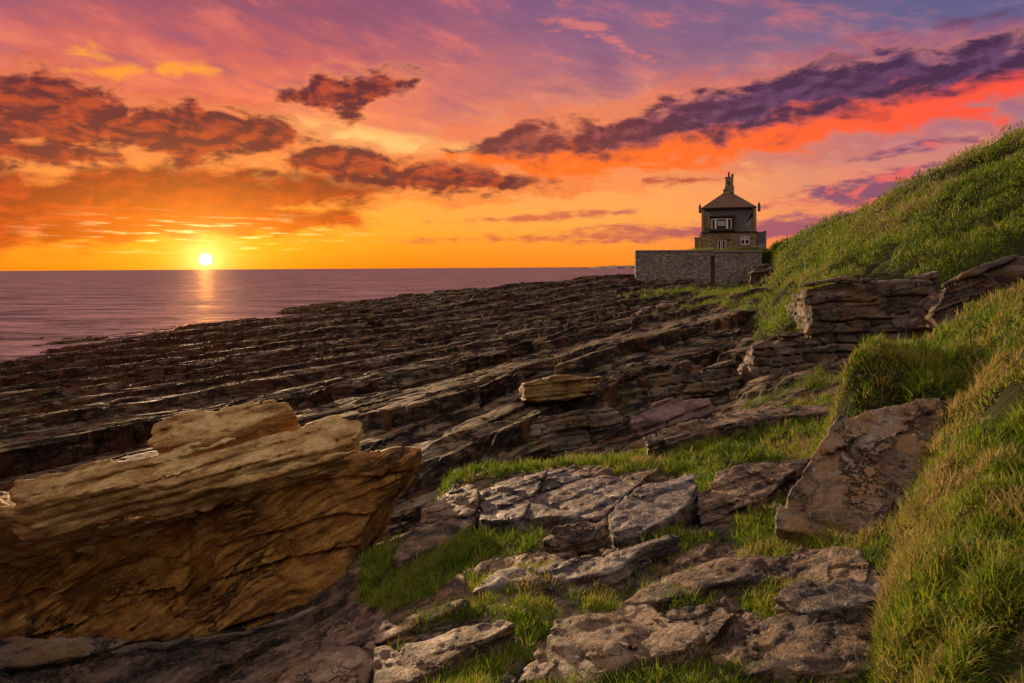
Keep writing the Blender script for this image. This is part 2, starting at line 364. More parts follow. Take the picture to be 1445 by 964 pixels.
PL = [at(*p) for p in [
 (-350, 545, 42), (-150, 532, 41), (0, 521, 41.5), (110, 500, 49), (200, 484, 56), (270, 468, 67), (330, 474, 58), (400, 455, 72), (455, 446, 85),
 (480, 431, 106), (600, 420, 99), (700, 409, 94), (800, 400, 91), (880, 394, 84),
 (300, 500, 45), (450, 470, 55), (600, 450, 62), (750, 430, 66), (850, 415, 72), (0, 560, 29), (150, 545, 32), (-300, 620, 25),
 (0, 620, 21), (200, 600, 23), (400, 580, 24), (550, 560, 25), (700, 520, 30), (850, 480, 33), (950, 450, 38), (1050, 418, 52), (1000, 407, 76),
 (0, 700, 15.5), (300, 680, 15), (600, 620, 16.5), (700, 590, 17), (850, 555, 18.5), (950, 520, 22), (1050, 490, 24), (1100, 450, 28), (1150, 420, 28),
 (620, 668, 13.3), (750, 640, 14), (880, 612, 14.6), (1000, 560, 17), (1100, 520, 18.5), (1180, 490, 19), (1250, 470, 20),
 (-400, 740, 15), (1180, 530, 15), (-50, 800, 10.5), (250, 800, 10.5), (500, 740, 10.6),
]] + [np.array(p) for p in [(-95, 100, -2.5), (-60, 128, -2.5), (-20, 135, -2.2), (20, 135, -1), (-75, 60, -2.5), (-50, 46, -1.5), (60, 130, 3), (-44, 84, -1.2), (-36, 96, -.8), (-3, 8, 2.2), (6, 8, 2.5), (3, 10, 2.4), (16, 16, 3.5),(-12,8,1.2)]]
base_platform = Surf(PL)
def h_platform(x, y):
    z = base_platform(x, y)
    q = (-x * SY + y * SX); p = (x * SX + y * SY)
    z = z + fb2(p * .045, q * .20, 3, 15) * 0.16 + fb2(x * .12, y * .12, 3, 16) * .22 * sstep(z, 1.6, .3)
    out = strata(z, x, y, big=0.40, blk=(2.2, 9.0), mix2=.42) + fb2(x * 5, y * 5, 3, 18) * .015
    # the small lower detail fades where the sea has cut the beds flat
    return out

FG0 = lambda x, y: 4.55 - 0.155 * y + 0.10 * x
FGP = [(x, y, FG0(x, y)) for x, y in [(-.6, 2.2), (.6, 2.2), (1.6, 2.2), (0, 3.2), (.9, 3.3), (1.9, 3.4), (-.4, 4.4), (.7, 4.6), (2.0, 5), (-.6, 6.3), (.6, 6.3), (2.0, 7), (3.0, 7), (.4, 8), (1.8, 8.6), (3.2, 8.6)]]
FGP += [tuple(at(*p)) for p in [(900, 648, 10.3), (1000, 620, 10.8), (1100, 590, 11.5), (1175, 572, 12), (800, 658, 10), (700, 672, 9.7), (620, 690, 9.2)]]
FGP += [tuple(at(*p)) for p in [(400, 900, 5.5), (480, 845, 6.15), (505, 785, 6.95), (200, 935, 5.5), (0, 950, 5.6), (-200, 960, 5.6), (300, 970, 4.7), (40, 1000, 4.8), (410, 955, 4.3), (520, 880, 4.75), (560, 840, 5.2)]]
FGP += [(-2.2, 1.6, 2.7), (-1.0, 1.5, 3.1), (-6, 5.5, 2.0), (-4, 8.5, 1.4), (-6, 10, 1.0), (-1.4, 9.2, 1.9), (0, 12.2, 1.7), (2, 13.2, 1.9), (4, 14.2, 2.4), (7, 14.5, 3.6), (-2, 11, 1.4), (-3, 2.5, 2.4), (4, 5, 5.0), (4, 2, 5.0)]
base_front = Surf(FGP)
def h_front(x, y):
    z = base_front(x, y)
    r = strata(z + .02 * fb2(x * 5, y * 5, 3, 72), x, y, 0.34, ST3, ST4, 0.5, (.7, 1.9), 0.5, 60, 1.3) + fb2(x * 16, y * 16, 3, 71) * .012
    g = z + fb2(x * 1.8, y * 1.8, 3, 77) * 0.06
    return r, g

HP = [at(*p) for p in [
 (1120, 412, 26), (1180, 402, 22), (1250, 395, 20), (1330, 388, 18.5), (1445, 378, 17), (1600, 370, 15.5), (1800, 350, 14),
 (1300, 330, 24), (1445, 300, 21), (1445, 200, 30), (1380, 228, 31), (1300, 264, 34), (1250, 297, 37), (1200, 333, 43), (1150, 351, 52), (1100, 361, 64), (1082, 354, 76),
 (1200, 360, 30), (1130, 372, 42), (1100, 385, 50), (1180, 345, 39), (1090, 372, 66), (1075, 395, 70), (1600, 110, 28), (1600, 250, 20), (1800, 20, 26), (1800, 200, 18),
 (1075, 408, 52), (1070, 402, 62), (1068, 403, 72), (1080, 378, 75), (1058, 405, 78), (1035, 408, 74)]] + [np.array(p) for p in [
 (45, 50, 12.4), (35, 50, 11.2), (30, 60, 10), (36, 80, 9), (28, 90, 7.7), (60, 90, 12), (50, 120, 9), (33, 110, 7.5), (26, 79.5, 7.6), (60, 40, 15), (45, 30, 14.5),
 (6.2, 20, 1.8), (7.5, 24, 2), (9.5, 30, 2), (15, 48, 2.0), (19, 62, 2.2), (22, 72, 2.2), (9, 15, 3.6), (13, 13, 3.8), (18, 12, 5)]]
base_hill = Surf(HP)
def h_hill(x, y):
    z = base_hill(x, y)
    return z + (fb2(x * .42, y * .25, 4, 91) * 0.95 + (domes(x, y, 1.1, 94) - .65) * .80 + (domes(x, y, .55, 96) - .6) * .28 - 0.05) * sstep(y, 10, 26) * (1 - .5 * sstep(y, 50, 70)) - 6.5 * sstep(.392 - x / y, 0, .05) * sstep(y, 44, 58) - 2.5 * sstep(y, 19, 15)

BP = [at(*p) for p in [
 (1445, 964, 2.25), (1300, 964, 2.6), (1255, 900, 3.05), (1300, 900, 2.8), (1445, 870, 2.55), (1445, 800, 2.9), (1300, 830, 3.3), (1262, 755, 4.35), (1285, 800, 3.75), (1300, 700, 4.7), (1330, 650, 5.0), (1445, 700, 3.4),
 (1445, 610, 4.0), (1352, 600, 5.3), (1445, 520, 5.0), (1300, 565, 5.7), (1190, 606, 6.15), (1180, 590, 6.3), (1190, 568, 6.7), (1235, 540, 7.0), (1300, 508, 7.4), (1380, 472, 7.9), (1445, 444, 8.3), (1300, 548, 6.1), (1380, 512, 5.9),
 (1600, 700, 2.9), (1600, 500, 4.2), (1600, 380, 7.2), (1600, 900, 2.1), (1800, 600, 2.6), (1800, 350, 5.5), (2100, 500, 2.4)]] + [np.array(p) for p in [
 (1.15, 2.2, 3.7), (1.35, 3.0, 3.6), (1.75, 3.8, 3.5), (2.35, 4.7, 3.4), (2.7, 5.4, 3.3), (2.75, 6.2, 3.1), (2.45, 7.0, 3.1), (2.7, 7.8, 3.1), (4.2, 8.6, 3.5), (5.5, 9.6, 3.8), (7, 10.5, 4.2), (9, 12, 4.8),
 (1.6, 1.2, 4.3), (3.5, 1.2, 5.6), (6, 3, 7.5), (9, 6, 8)]]
base_bank = Surf([p for p in BP])
def h_bank(x, y):
    z = base_bank(x, y)
    return z + fb2(x * 1.4, y * 1.4, 3, 101) * 0.12 + (domes(x, y, .36, 103) - .6) * .21 + (domes(x, y, .16, 105) - .6) * .05

# ---------------------------------------------------------------- mesh helpers
def new_mesh(name, verts, faces, mat, parent=None, smooth=False, origin=None, flat_n=None):
    verts = np.asarray(verts, f32)
    if origin is not None: verts = verts - np.asarray(origin, f32)
    me = bpy.data.meshes.new(name)
    me.vertices.add(len(verts)); me.vertices.foreach_set('co', verts.ravel())
    if isinstance(faces, np.ndarray):
        nf, k = faces.shape; idx = faces.astype(np.int32).ravel(); st = np.arange(0, nf * k, k, dtype=np.int32)
    else:
        idx = np.concatenate([np.asarray(f, np.int32).ravel() for f in faces])
        tot = np.concatenate([np.full(len(f), f.shape[1], np.int32) for f in faces]); st = np.concatenate([[0], np.cumsum(tot)[:-1]]).astype(np.int32); nf = len(tot)
    me.loops.add(len(idx)); me.loops.foreach_set('vertex_index', idx)
    me.polygons.add(nf); me.polygons.foreach_set('loop_start', st)
    me.update(calc_edges=True)
    if not smooth:
        me.shade_flat()
    else:
        me.shade_smooth()
    o = bpy.data.objects.new(name, me); COL.objects.link(o)
    if origin is not None: o.location = [float(v) for v in origin]
    if mat: me.materials.append(mat)
    if parent: o.parent = parent
    return o
def tag(o, label=None, cat=None, group=None, kind=None):
    if label: o['label'] = label
    if cat: o['category'] = cat
    if group: o['group'] = group
    if kind: o['kind'] = kind
    return o
def attr(o, name, data):
    a = o.data.attributes.new(name, 'FLOAT', 'POINT'); a.data.foreach_set('value', np.asarray(data, f32))
def polar(u0, u1, nu, d0, d1, nd):
    u = np.linspace(u0, u1, nu); d = np.exp(np.linspace(math.log(d0), math.log(d1), nd))
    U, D = np.meshgrid(u, d); return (U * D), D
def grid_faces(nu, nd):
    i = np.arange(nu * nd).reshape(nd, nu)
    return np.stack([i[:-1, :-1], i[:-1, 1:], i[1:, 1:], i[1:, :-1]], -1).reshape(-1, 4)
def inpoly(x, y, poly):
    r = np.zeros(x.shape, bool); n = len(poly)
    for i in range(n):
        x0, y0 = poly[i]; x1, y1 = poly[(i + 1) % n]
        c = ((y0 > y) != (y1 > y)) & (x < (x1 - x0) * (y - y0) / ((y1 - y0) or 1e-9) + x0)
        r ^= c
    return r
def polysd(x, y, poly):
    """signed distance to a polygon, negative inside"""
    d = np.full(x.shape, 1e9, f32); P = np.asarray(poly, float); n = len(P)
    for i in range(n):
        a = P[i]; b = P[(i + 1) % n]; e = b - a; l = (e ** 2).sum() + 1e-12
        t = np.clip(((x - a[0]) * e[0] + (y - a[1]) * e[1]) / l, 0, 1)
        d = np.minimum(d, (x - a[0] - t * e[0]) ** 2 + (y - a[1] - t * e[1]) ** 2)
    return np.where(inpoly(x, y, poly), -np.sqrt(d), np.sqrt(d)).astype(f32)

def surface_nets(v, org, h):
    """vertices and quads of the zero level of a grid of signed distances"""
    s = v < 0
    nx, ny, nz = v.shape
    c = np.zeros((nx - 1, ny - 1, nz - 1), np.uint8)
    for i in (0, 1):
        for j in (0, 1):
            for k in (0, 1): c += s[i:nx - 1 + i, j:ny - 1 + j, k:nz - 1 + k]
    act = (c > 0) & (c < 8); I = np.argwhere(act); idm = np.full(act.shape, -1, np.int32); idm[act] = np.arange(len(I))
    acc = np.zeros((len(I), 3), f32); cnt = np.zeros(len(I), f32)
    cor = [(i, j, k) for i in (0, 1) for j in (0, 1) for k in (0, 1)]
    cv = {q: v[I[:, 0] + q[0], I[:, 1] + q[1], I[:, 2] + q[2]] for q in cor}
    for q in cor:
        for ax in range(3):
            if q[ax] == 0:
                r = list(q); r[ax] = 1; r = tuple(r); a, b = cv[q], cv[r]
                m = (a < 0) != (b < 0); t = np.where(m, a / np.where(m, a - b, 1), 0)
                for d in range(3): acc[:, d] += np.where(m, q[d] + (t if d == ax else 0), 0)
                cnt += m
    V = (I + acc / cnt[:, None]) * h + np.asarray(org)
    F = []
    for ax in range(3):
        b, cc = (ax + 1) % 3, (ax + 2) % 3
        sa = [slice(None)] * 3; sb = [slice(None)] * 3; sa[ax] = slice(0, -1); sb[ax] = slice(1, None)
        for w in (b, cc):
            sa[w] = slice(1, -1); sb[w] = slice(1, -1)
        A = s[tuple(sa)]; B = s[tuple(sb)]
        for flip, m in ((False, A & ~B), (True, ~A & B)):
            E = np.argwhere(m)
            if not len(E): continue
            E[:, b] += 1; E[:, cc] += 1
            def cell(db, dc):
                Q = E.copy(); Q[:, b] += db; Q[:, cc] += dc; return idm[Q[:, 0], Q[:, 1], Q[:, 2]]
            q = np.stack([cell(-1, -1), cell(0, -1), cell(0, 0), cell(-1, 0)], 1)
            F.append(q[:, ::-1] if flip else q)
    F = np.concatenate(F); F = F[(F >= 0).all(1)]
    return V.astype(f32), F

# ---------------------------------------------------------------- materials
def mat(name):
    m = bpy.data.materials.new(name); m.use_nodes = True; m.node_tree.nodes.clear(); X.nt = m.node_tree; return m
def geo_pos():
    g = X.nt.nodes.new('ShaderNodeNewGeometry'); return g.outputs['Position'], g
def bsdf(col, rough=0.8, spec=0.3, normal=None, trans=0.0, metal=0.0):
    n = X.nt.nodes.new('ShaderNodeBsdfPrincipled')
    def put(k, v):
        if isinstance(v, X): X.nt.links.new(v.s, n.inputs[k])
        elif isinstance(v, tuple): n.inputs[k].default_value = (*v, 1)
        else: n.inputs[k].default_value = v
    put('Base Color', col); put('Roughness', rough); put('Specular IOR Level', spec); put('Metallic', metal)
    if normal: X.nt.links.new(normal, n.inputs['Normal'])
    return n
def out(sh):
    o = X.nt.nodes.new('ShaderNodeOutputMaterial'); X.nt.links.new(sh, o.inputs[0])
def bump(h, strength=0.6, dist=0.02, prev=None):
    b = X.nt.nodes.new('ShaderNodeBump'); b.inputs['Strength'].default_value = strength; b.inputs['Distance'].default_value = dist
    X.nt.links.new(h.s, b.inputs['Height'])
    if prev: X.nt.links.new(prev, b.inputs['Normal'])
    return b.outputs[0]
def rock_mat(name, cols, scale=1.0, dip=(0.15, -0.13), lichen=0.5, liccol=(.42, .40, .38), bands=6.0, rough=0.75, orange=None, bdist=0.03, moss=0.0, spec=0.22, wrack_glow=0.0, cracks=0.0, top_highlight=0.0, warpc=.25):
    """bedded sandstone: colour bands along the dipping beds, fine lamination, lichen spots"""
    m = mat(name); pos, g = geo_pos()
    s = X.nt.nodes.new('ShaderNodeSeparateXYZ'); X.nt.links.new(pos, s.inputs[0]); x, y, z = X(s.outputs[0]), X(s.outputs[1]), X(s.outputs[2])
    P = X(pos)
    bz = z - x * dip[0] - y * dip[1] + (xnoise(P, 0.9 * scale, 3) - 0.5) * (warpc / scale)
    bed = xcomb(x * 0.9, y * 0.9, bz * bands)
    n1 = xnoise(bed, 1.1 * scale, 6, 0.62)
    n2 = xnoise(P, 2.6 * scale, 6, 0.65)
    n3 = xnoise(bed, 7.0 * scale, 5, 0.65)
    f = n1 * 0.55 + n2 * 0.25 + n3 * 0.20
    c = xramp(xstep(f, 0.30, 0.70), cols)
    if orange: c = xmix(xstep(xnoise(xcomb(x, y, z * 1.6), 1.7 * scale, 4, 0.6), 0.50, 0.66) * 0.8, c, orange)
    nf = xnoise(P, 38 * scale, 5, 0.7)
    c = xmix(1.0, c, xramp(nf, [(0.25, (.55, .55, .55)), (0.5, (1, 1, 1)), (0.75, (1.5, 1.45, 1.4))]), 'MULTIPLY')
    if lichen > 0:
        v = xvor(X(P.s), 9 * scale); big = xnoise(P, 3.1 * scale, 4, 0.7)
        sp_ = (1.0 - xstep(v + (xnoise(P, 30 * scale, 3) - .5) * .5, 0.10, 0.24)) * xstep(big, 0.50, 0.62) * lichen
        sp2 = xstep(xnoise(P, 13 * scale, 5, 0.75), 0.60, 0.68) * lichen * 0.7
        c = xmix(xmax(sp_, sp2), c, liccol)
    if top_highlight > 0:
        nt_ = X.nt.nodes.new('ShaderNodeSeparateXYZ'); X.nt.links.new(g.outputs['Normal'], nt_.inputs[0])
        c = xmix(xstep(X(nt_.outputs[2]), .75, .95) * xstep(n1, .38, .56) * top_highlight, c, xramp(n2, [(.3, (.10, .072, .045)), (.7, (.34, .26, .16))]))  # highlights painted in: upward bed faces get a paler tan
    if wrack_glow > 0:
        c = xmix((1.0 - xstep(z + (xnoise(P, .5, 4) - .5) * 1.5, .3, 1.7)) * wrack_glow, c, xmix(xstep(n3, .4, .6), (.035, .012, .006), (.13, .042, .016)))  # low wrack tint; its red also paints in the sun's bloom
    if moss > 0:
        nz_ = X.nt.nodes.new('ShaderNodeSeparateXYZ'); X.nt.links.new(g.outputs['Normal'], nz_.inputs[0])
        mm = xstep(xnoise(P, 0.55 * scale, 5, 0.7), 0.55, 0.68) * xstep(X(nz_.outputs[2]), 0.5, 0.9) * moss
        c = xmix(mm, c, (.085, .11, .02))
    if cracks > 0:
        cp = xcomb(x * 1.0 + (n2 - .5) * 1.2, y * 1.0 + (n1 - .5) * 1.4, bz * 1.6 + (n3 - .5) * .5)
        ce = xvor(cp, cracks, 'DISTANCE_TO_EDGE'); cl = (1.0 - xstep(ce, 0.004, 0.05)) * xstep(xnoise(P, 1.3 * cracks, 3, .6), .40, .58)
        c = xmix(cl * .85, c, (.012, .010, .009))
    hb = n3 * 0.5 + xnoise(bed, 20 * scale, 5, 0.7) * 0.35 + nf * 0.22 + (xstep(xnoise(P, 5 * scale, 3, 0.6), .42, .5)) * 0.25
    if cracks > 0: hb = hb - cl * 1.3
    nb = bump(hb, 1.0, bdist * 1.3 / scale)
    out(bsdf(c, xramp(n2, [(0.3, (rough - .2,) * 3), (0.7, (rough + .15,) * 3)]), spec, nb).outputs[0])
    return m
M = {}
M['shore'] = rock_mat('shore_rock', [(0, (.008, .006, .006)), (.4, (.018, .012, .010)), (.55, (.05, .034, .023)), (.72, (.13, .09, .056)), (1, (.34, .26, .16))], 0.8, lichen=0.15, rough=0.85, moss=0.8, spec=0.10, wrack_glow=.6, cracks=.9, top_highlight=.55, orange=(.12, .05, .02), bdist=0.03)
M['slab'] = rock_mat('slab_rock', [(0, (.014, .011, .010)), (.35, (.045, .034, .028)), (.52, (.13, .08, .045)), (.72, (.19, .14, .10)), (1, (.36, .26, .16))], 2.4, lichen=0.9, bands=5, cracks=2.2, bdist=0.04, rough=0.7, orange=(.20, .12, .06))
M['slabgrey'] = rock_mat('grey_slab_rock', [(0, (.014, .013, .014)), (.35, (.045, .038, .038)), (.55, (.11, .09, .083)), (.75, (.18, .155, .14)), (1, (.32, .27, .23))], 2.6, lichen=1.0, bands=4, cracks=2.2, bdist=0.04, rough=0.62, orange=(.16, .11, .07))
M['lean'] = rock_mat('leaning_brown_rock', [(0, (.03, .022, .018)), (.3, (.12, .085, .06)), (.55, (.25, .165, .095)), (.75, (.24, .205, .18)), (1, (.42, .33, .24))], 1.8, dip=(.42, .34), lichen=0.9, bands=4, cracks=1.6, bdist=0.05, rough=0.7, orange=(.26, .15, .06))
M['boulder'] = rock_mat('boulder_sandstone', [(0, (.04, .018, .006)), (.25, (.13, .055, .012)), (.5, (.31, .15, .032)), (.75, (.44, .25, .065)), (1, (.54, .36, .14))], 1.5, dip=(0.50, 0.10), lichen=0.4, liccol=(.42, .40, .36), bands=8, cracks=.9, warpc=.7, orange=(.20, .07, .02), bdist=0.035, rough=0.7)
M['cap'] = rock_mat('pale_cap_sandstone', [(0, (.08, .05, .025)), (.3, (.26, .14, .045)), (.6, (.46, .31, .12)), (1, (.62, .48, .26))], 1.8, dip=(0.22, 0.0), lichen=0.3, bands=6, orange=(.26, .13, .035), bdist=0.035)
M['ochre'] = rock_mat('ochre_block_rock', [(0, (.05, .03, .014)), (.4, (.16, .10, .04)), (.7, (.27, .19, .07)), (1, (.38, .29, .13))], 1.2, lichen=0.2, bands=7, orange=(.20, .10, .02))
M['pink'] = rock_mat('purple_block_rock', [(0, (.05, .03, .035)), (.4, (.14, .085, .085)), (.7, (.22, .14, .13)), (1, (.32, .22, .20))], 1.6, lichen=0.5, bands=3)
M['outcrop'] = rock_mat('outcrop_rock', [(0, (.02, .015, .013)), (.35, (.07, .052, .042)), (.6, (.13, .10, .075)), (.8, (.19, .155, .12)), (1, (.28, .23, .17))], 1.0, lichen=0.35, bands=6, orange=(.15, .085, .03), rough=0.75, cracks=1.2)

def soil_mat(name, a, b, c_):
    m = mat(name); pos, g = geo_pos(); P = X(pos)
    n = xnoise(P, 2.2, 6, 0.7); n2 = xnoise(P, 14, 5, 0.7)
    c = xmix(xstep(n, .38, .62), a, b); c = xmix(xstep(n2, .45, .65), c, c_)
    out(bsdf(c, 0.95, 0.1, bump(n2 + n * 0.5, 0.8, 0.06)).outputs[0]); return m
M['turf'] = soil_mat('turf', (.016, .026, .006), (.032, .045, .010), (.05, .036, .016))
def front_mat():
    """bare foreground rock with turf where the mask says grass grows"""
    m = M['slab'].copy(); m.name = 'foreground_rock_and_soil'; X.nt = m.node_tree
    bs = [n for n in m.node_tree.nodes if n.type == 'BSDF_PRINCIPLED'][0]
    src = bs.inputs['Base Color'].links[0].from_socket
    a = X.nt.nodes.new('ShaderNodeAttribute'); a.attribute_name = 'grass'
    pos, g = geo_pos()
    soil = xmix(xstep(xnoise(X(pos), 9, 5, .7), .4, .65), (.022, .026, .009), (.05, .05, .018))
    c = xmix(xstep(X(a.outputs['Fac']) + (xnoise(X(pos), 12, 4, .7) - .5) * .5, .35, .65), X(src), soil)
    b = X.nt.nodes.new('ShaderNodeAttribute'); b.attribute_name = 'low_dark'
    c = xmix(xclamp(X(b.outputs['Fac'])), c, xmix(1.0, X(src), (.28, .27, .30), 'MULTIPLY'))  # base colour darkened where the ground drops below the shelf plane
    X.nt.links.new(c.s, bs.inputs['Base Color']); return m
M['front'] = front_mat()
def blade_mat(name, stops, transl=0.45):
    m = mat(name)
    a = X.nt.nodes.new('ShaderNodeAttribute'); a.attribute_name = 'tint'
    b = X.nt.nodes.new('ShaderNodeAttribute'); b.attribute_name = 'tip'
    c = xramp(X(a.outputs['Fac']), stops)
    c = xmix(xstep(X(b.outputs['Fac']), .55, 1.0) * .35, c, (.22, .20, .05))
    d = bsdf(c, 0.6, 0.25)
    t = X.nt.nodes.new('ShaderNodeBsdfTranslucent'); X.nt.links.new(c.s, t.inputs[0])
    mx = X.nt.nodes.new('ShaderNodeMixShader'); mx.inputs[0].default_value = transl
    X.nt.links.new(d.outputs[0], mx.inputs[1]); X.nt.links.new(t.outputs[0], mx.inputs[2]); out(mx.outputs[0]); return m
GST = [(0, (.018, .05, .005)), (.3, (.07, .145, .008)), (.6, (.18, .27, .013)), (.78, (.30, .29, .03)), (.88, (.27, .21, .06)), (1, (.34, .26, .10))]
M['blade'] = blade_mat('grass_blades', GST)
M['blade_far'] = blade_mat('grass_blades_hill', [(0, (.035, .06, .008)), (.3, (.08, .15, .008)), (.7, (.21, .28, .016)), (.9, (.24, .20, .05)), (1, (.28, .20, .09))])

def sea_mat():
    m = mat('sea_water'); pos, g = geo_pos(); P = X(pos)
    s = X.nt.nodes.new('ShaderNodeSeparateXYZ'); X.nt.links.new(pos, s.inputs[0]); x, y = X(s.outputs[0]), X(s.outputs[1])
    # waves lengthen with distance out to sea
    w1 = xnoise(xcomb(x * .6, y, 0.0), 0.9, 5, 0.62, 0.6)
    w2 = xnoise(xcomb(x * .5, y, 3.0), 0.22, 4, 0.6, 0.5)
    w3 = xnoise(xcomb(x * .4, y, 5.0), 0.05, 3, 0.6, 0.5)
    far = xstep(y, 60, 400)
    nb = bump(w1, 1.0, 0.35); nb = bump(w2, 1.0, 1.2, nb); nb = bump(w3, 1.0, 3.5, nb)
    ga = X.nt.nodes.new('ShaderNodeBsdfGlossy'); ga.inputs['Roughness'].default_value = .55; X.nt.links.new(nb, ga.inputs['Normal'])
    gb = X.nt.nodes.new('ShaderNodeBsdfGlossy'); gb.inputs['Roughness'].default_value = .12; X.nt.links.new(nb, gb.inputs['Normal'])
    gb.inputs['Color'].default_value = (.034, .017, .0045, 1); ga.inputs['Color'].default_value = (.13, .08, .05, 1)
    d = X.nt.nodes.new('ShaderNodeMixShader'); d.inputs[0].default_value = .30; glint = d
    X.nt.links.new(ga.outputs[0], d.inputs[1]); X.nt.links.new(gb.outputs[0], d.inputs[2])
    df = X.nt.nodes.new('ShaderNodeBsdfDiffuse'); wt = xnoise(xcomb(x * .30, y, 7.0), .16, 9, .68, .4) * .6 + xnoise(xcomb(x * .45, y, 9.0), .9, 6, .7, .8) * .4
    X.nt.links.new((xstep(wt, .46, .56) * .75).s, glint.inputs[0])
    X.nt.links.new(xmix(xstep(wt, .38, .60), (.085, .046, .075), (.46, .25, .27)).s, df.inputs[0]); X.nt.links.new(nb, df.inputs['Normal'])  # ripple shading painted in: dark troughs and pale crests in the diffuse colour
    mx = X.nt.nodes.new('ShaderNodeMixShader'); X.nt.links.new((xstep(w2 * .5 + w1 * .5, .35, .62) * .16 + .74).s, mx.inputs[0])
    X.nt.links.new(d.outputs[0], mx.inputs[1]); X.nt.links.new(df.outputs[0], mx.inputs[2])
    out(mx.outputs[0]); return m
M['sea'] = sea_mat()
def simple(name, col, rough=.6, spec=.3, noise=None, nscale=3.0, bd=0.02):
    m = mat(name); pos, g = geo_pos(); P = X(pos)
    c = col; nb = None
    if noise:
        n = xnoise(P, nscale, 6, .7); c = xmix(xstep(n, .35, .65), col, noise); nb = bump(n, .7, bd)
    out(bsdf(c, rough, spec, nb).outputs[0]); return m
def masonry(name, cols, sx=.9, sz=.32, mortar=(.10, .09, .08), rubble=0.0):
    """coursed rubble stone; x along the wall, z up"""
    m = mat(name); pos, g = geo_pos(); P = X(pos)
    s = X.nt.nodes.new('ShaderNodeSeparateXYZ'); X.nt.links.new(pos, s.inputs[0]); x, y, z = [X(o) for o in s.outputs]
    w = (xnoise(P, 1.2, 3) - .5) * .35
    br = X.nt.nodes.new('ShaderNodeTexBrick'); X.nt.links.new(xcomb(x + y * 0.8 + w, z + w * .4, 0.0).s, br.inputs[0])
    br.inputs['Scale'].default_value = 1.0; br.inputs['Brick Width'].default_value = sx; br.inputs['Row Height'].default_value = sz
    br.inputs['Mortar Size'].default_value = .02; br.inputs['Bias'].default_value = 0; br.inputs['Mortar Smooth'].default_value = .4
    br.inputs['Color1'].default_value = (*cols[0], 1); br.inputs['Color2'].default_value = (*cols[1], 1); br.inputs['Mortar'].default_value = (*mortar, 1)
    n = xnoise(P, 1.1, 6, .7); n2 = xnoise(P, 6, 5, .7)
    base = X(br.outputs[0]); rel = X(br.outputs[1])
    if rubble:
        q = xcomb(x + y * .8 + w, z * 1.7 + w, 0.0); ed = xvor(q, rubble, 'DISTANCE_TO_EDGE')
        vc = X.nt.nodes.new('ShaderNodeTexVoronoi'); vc.inputs['Scale'].default_value = rubble; X.nt.links.new(q.s, vc.inputs['Vector'])
        sc_ = X.nt.nodes.new('ShaderNodeSeparateXYZ'); X.nt.links.new(vc.outputs['Color'], sc_.inputs[0])
        rel = 1.0 - xstep(ed, .02, .10); base = xmix(rel, xramp(X(sc_.outputs[0]), [(0, cols[1]), (.5, cols[0]), (1, cols[3])]), mortar)
    c = xmix(xstep(n, .40, .62) * .5, base, cols[2]); c = xmix(xstep(n2, .58, .68) * .6, c, cols[3])
    c = xmix(xstep(xnoise(P, 3.0, 5, .75), .60, .70) * .5, c, (.04, .035, .03))
    nb = bump(rel * -1.0 + n2 * 1.2, .9, .06)
    out(bsdf(c, .9, .2, nb).outputs[0]); return m

# ---------------------------------------------------------------- sea and land
def sea():
    x = np.array([-40000, -6000, -900, -250, 250, 900, 6000, 40000.]); y = np.array([-300, -20, 12, 60, 200, 900, 6000, 50000.])
    Xg, Yg = np.meshgrid(x, y); V = np.stack([Xg.ravel(), Yg.ravel(), np.zeros(64)], 1)
    tag(new_mesh('sea', V, grid_faces(8, 8), M['sea']), kind='structure')
sea()
# seabed under everything so that no light comes from below
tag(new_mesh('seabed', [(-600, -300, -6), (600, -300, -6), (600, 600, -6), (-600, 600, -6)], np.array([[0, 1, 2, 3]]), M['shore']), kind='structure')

NU, ND = 1150, 1300
xg, yg = polar(-1.05, 0.80, NU, 8.0, 136.0, ND)
zg = h_platform(xg, yg)
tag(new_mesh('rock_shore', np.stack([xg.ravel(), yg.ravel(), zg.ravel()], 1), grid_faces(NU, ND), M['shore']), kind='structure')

# grass patches traced on the photograph, laid on the ground they cover
GP = [
 [(585, 700), (620, 678), (700, 668), (850, 642), (900, 628), (1000, 602), (1090, 580), (1175, 566), (1200, 590), (1130, 652), (1000, 658), (900, 670), (800, 657), (680, 682), (610, 700), (570, 735), (535, 740), (520, 700)],
 [(500, 852), (510, 790), (550, 772), (680, 768), (775, 765), (760, 787), (700, 803), (640, 838), (560, 862)],
 [(968, 705), (985, 665), (1020, 660), (1010, 700)],
 [(1045, 805), (1040, 750), (1075, 715), (1110, 665), (1180, 640), (1105, 700), (1100, 760), (1105, 805)],
 [(890, 800), (910, 775), (960, 757), (1005, 765), (985, 785), (915, 805)],
 [(580, 980), (640, 935), (700, 900), (785, 886), (765, 915), (715, 955), (690, 1000), (580, 1000)],
 [(750, 980), (850, 950), (900, 925), (945, 925), (1000, 950), (1120, 940), (1260, 980), (1260, 1100), (750, 1100)],
 [(925, 860), (960, 828), (1010, 820), (1020, 850), (980, 870)],
 [(1100, 792), (1105, 745), (1200, 762), (1260, 745), (1330, 800), (1300, 880), (1265, 820), (1190, 788)],
 [(545, 905), (600, 882), (690, 854), (690, 861), (610, 890), (560, 912)],
 [(650, 835), (720, 815), (800, 812), (790, 830), (720, 838), (660, 850)],
 [(1040, 860), (1090, 835), (1200, 850), (1210, 868), (1080, 880)], [(810, 845), (860, 838), (880, 862), (830, 868)],

 [(700, 870), (760, 855), (790, 875), (740, 890)], [(1230, 900), (1300, 860), (1340, 1000), (1240, 1000)],
]
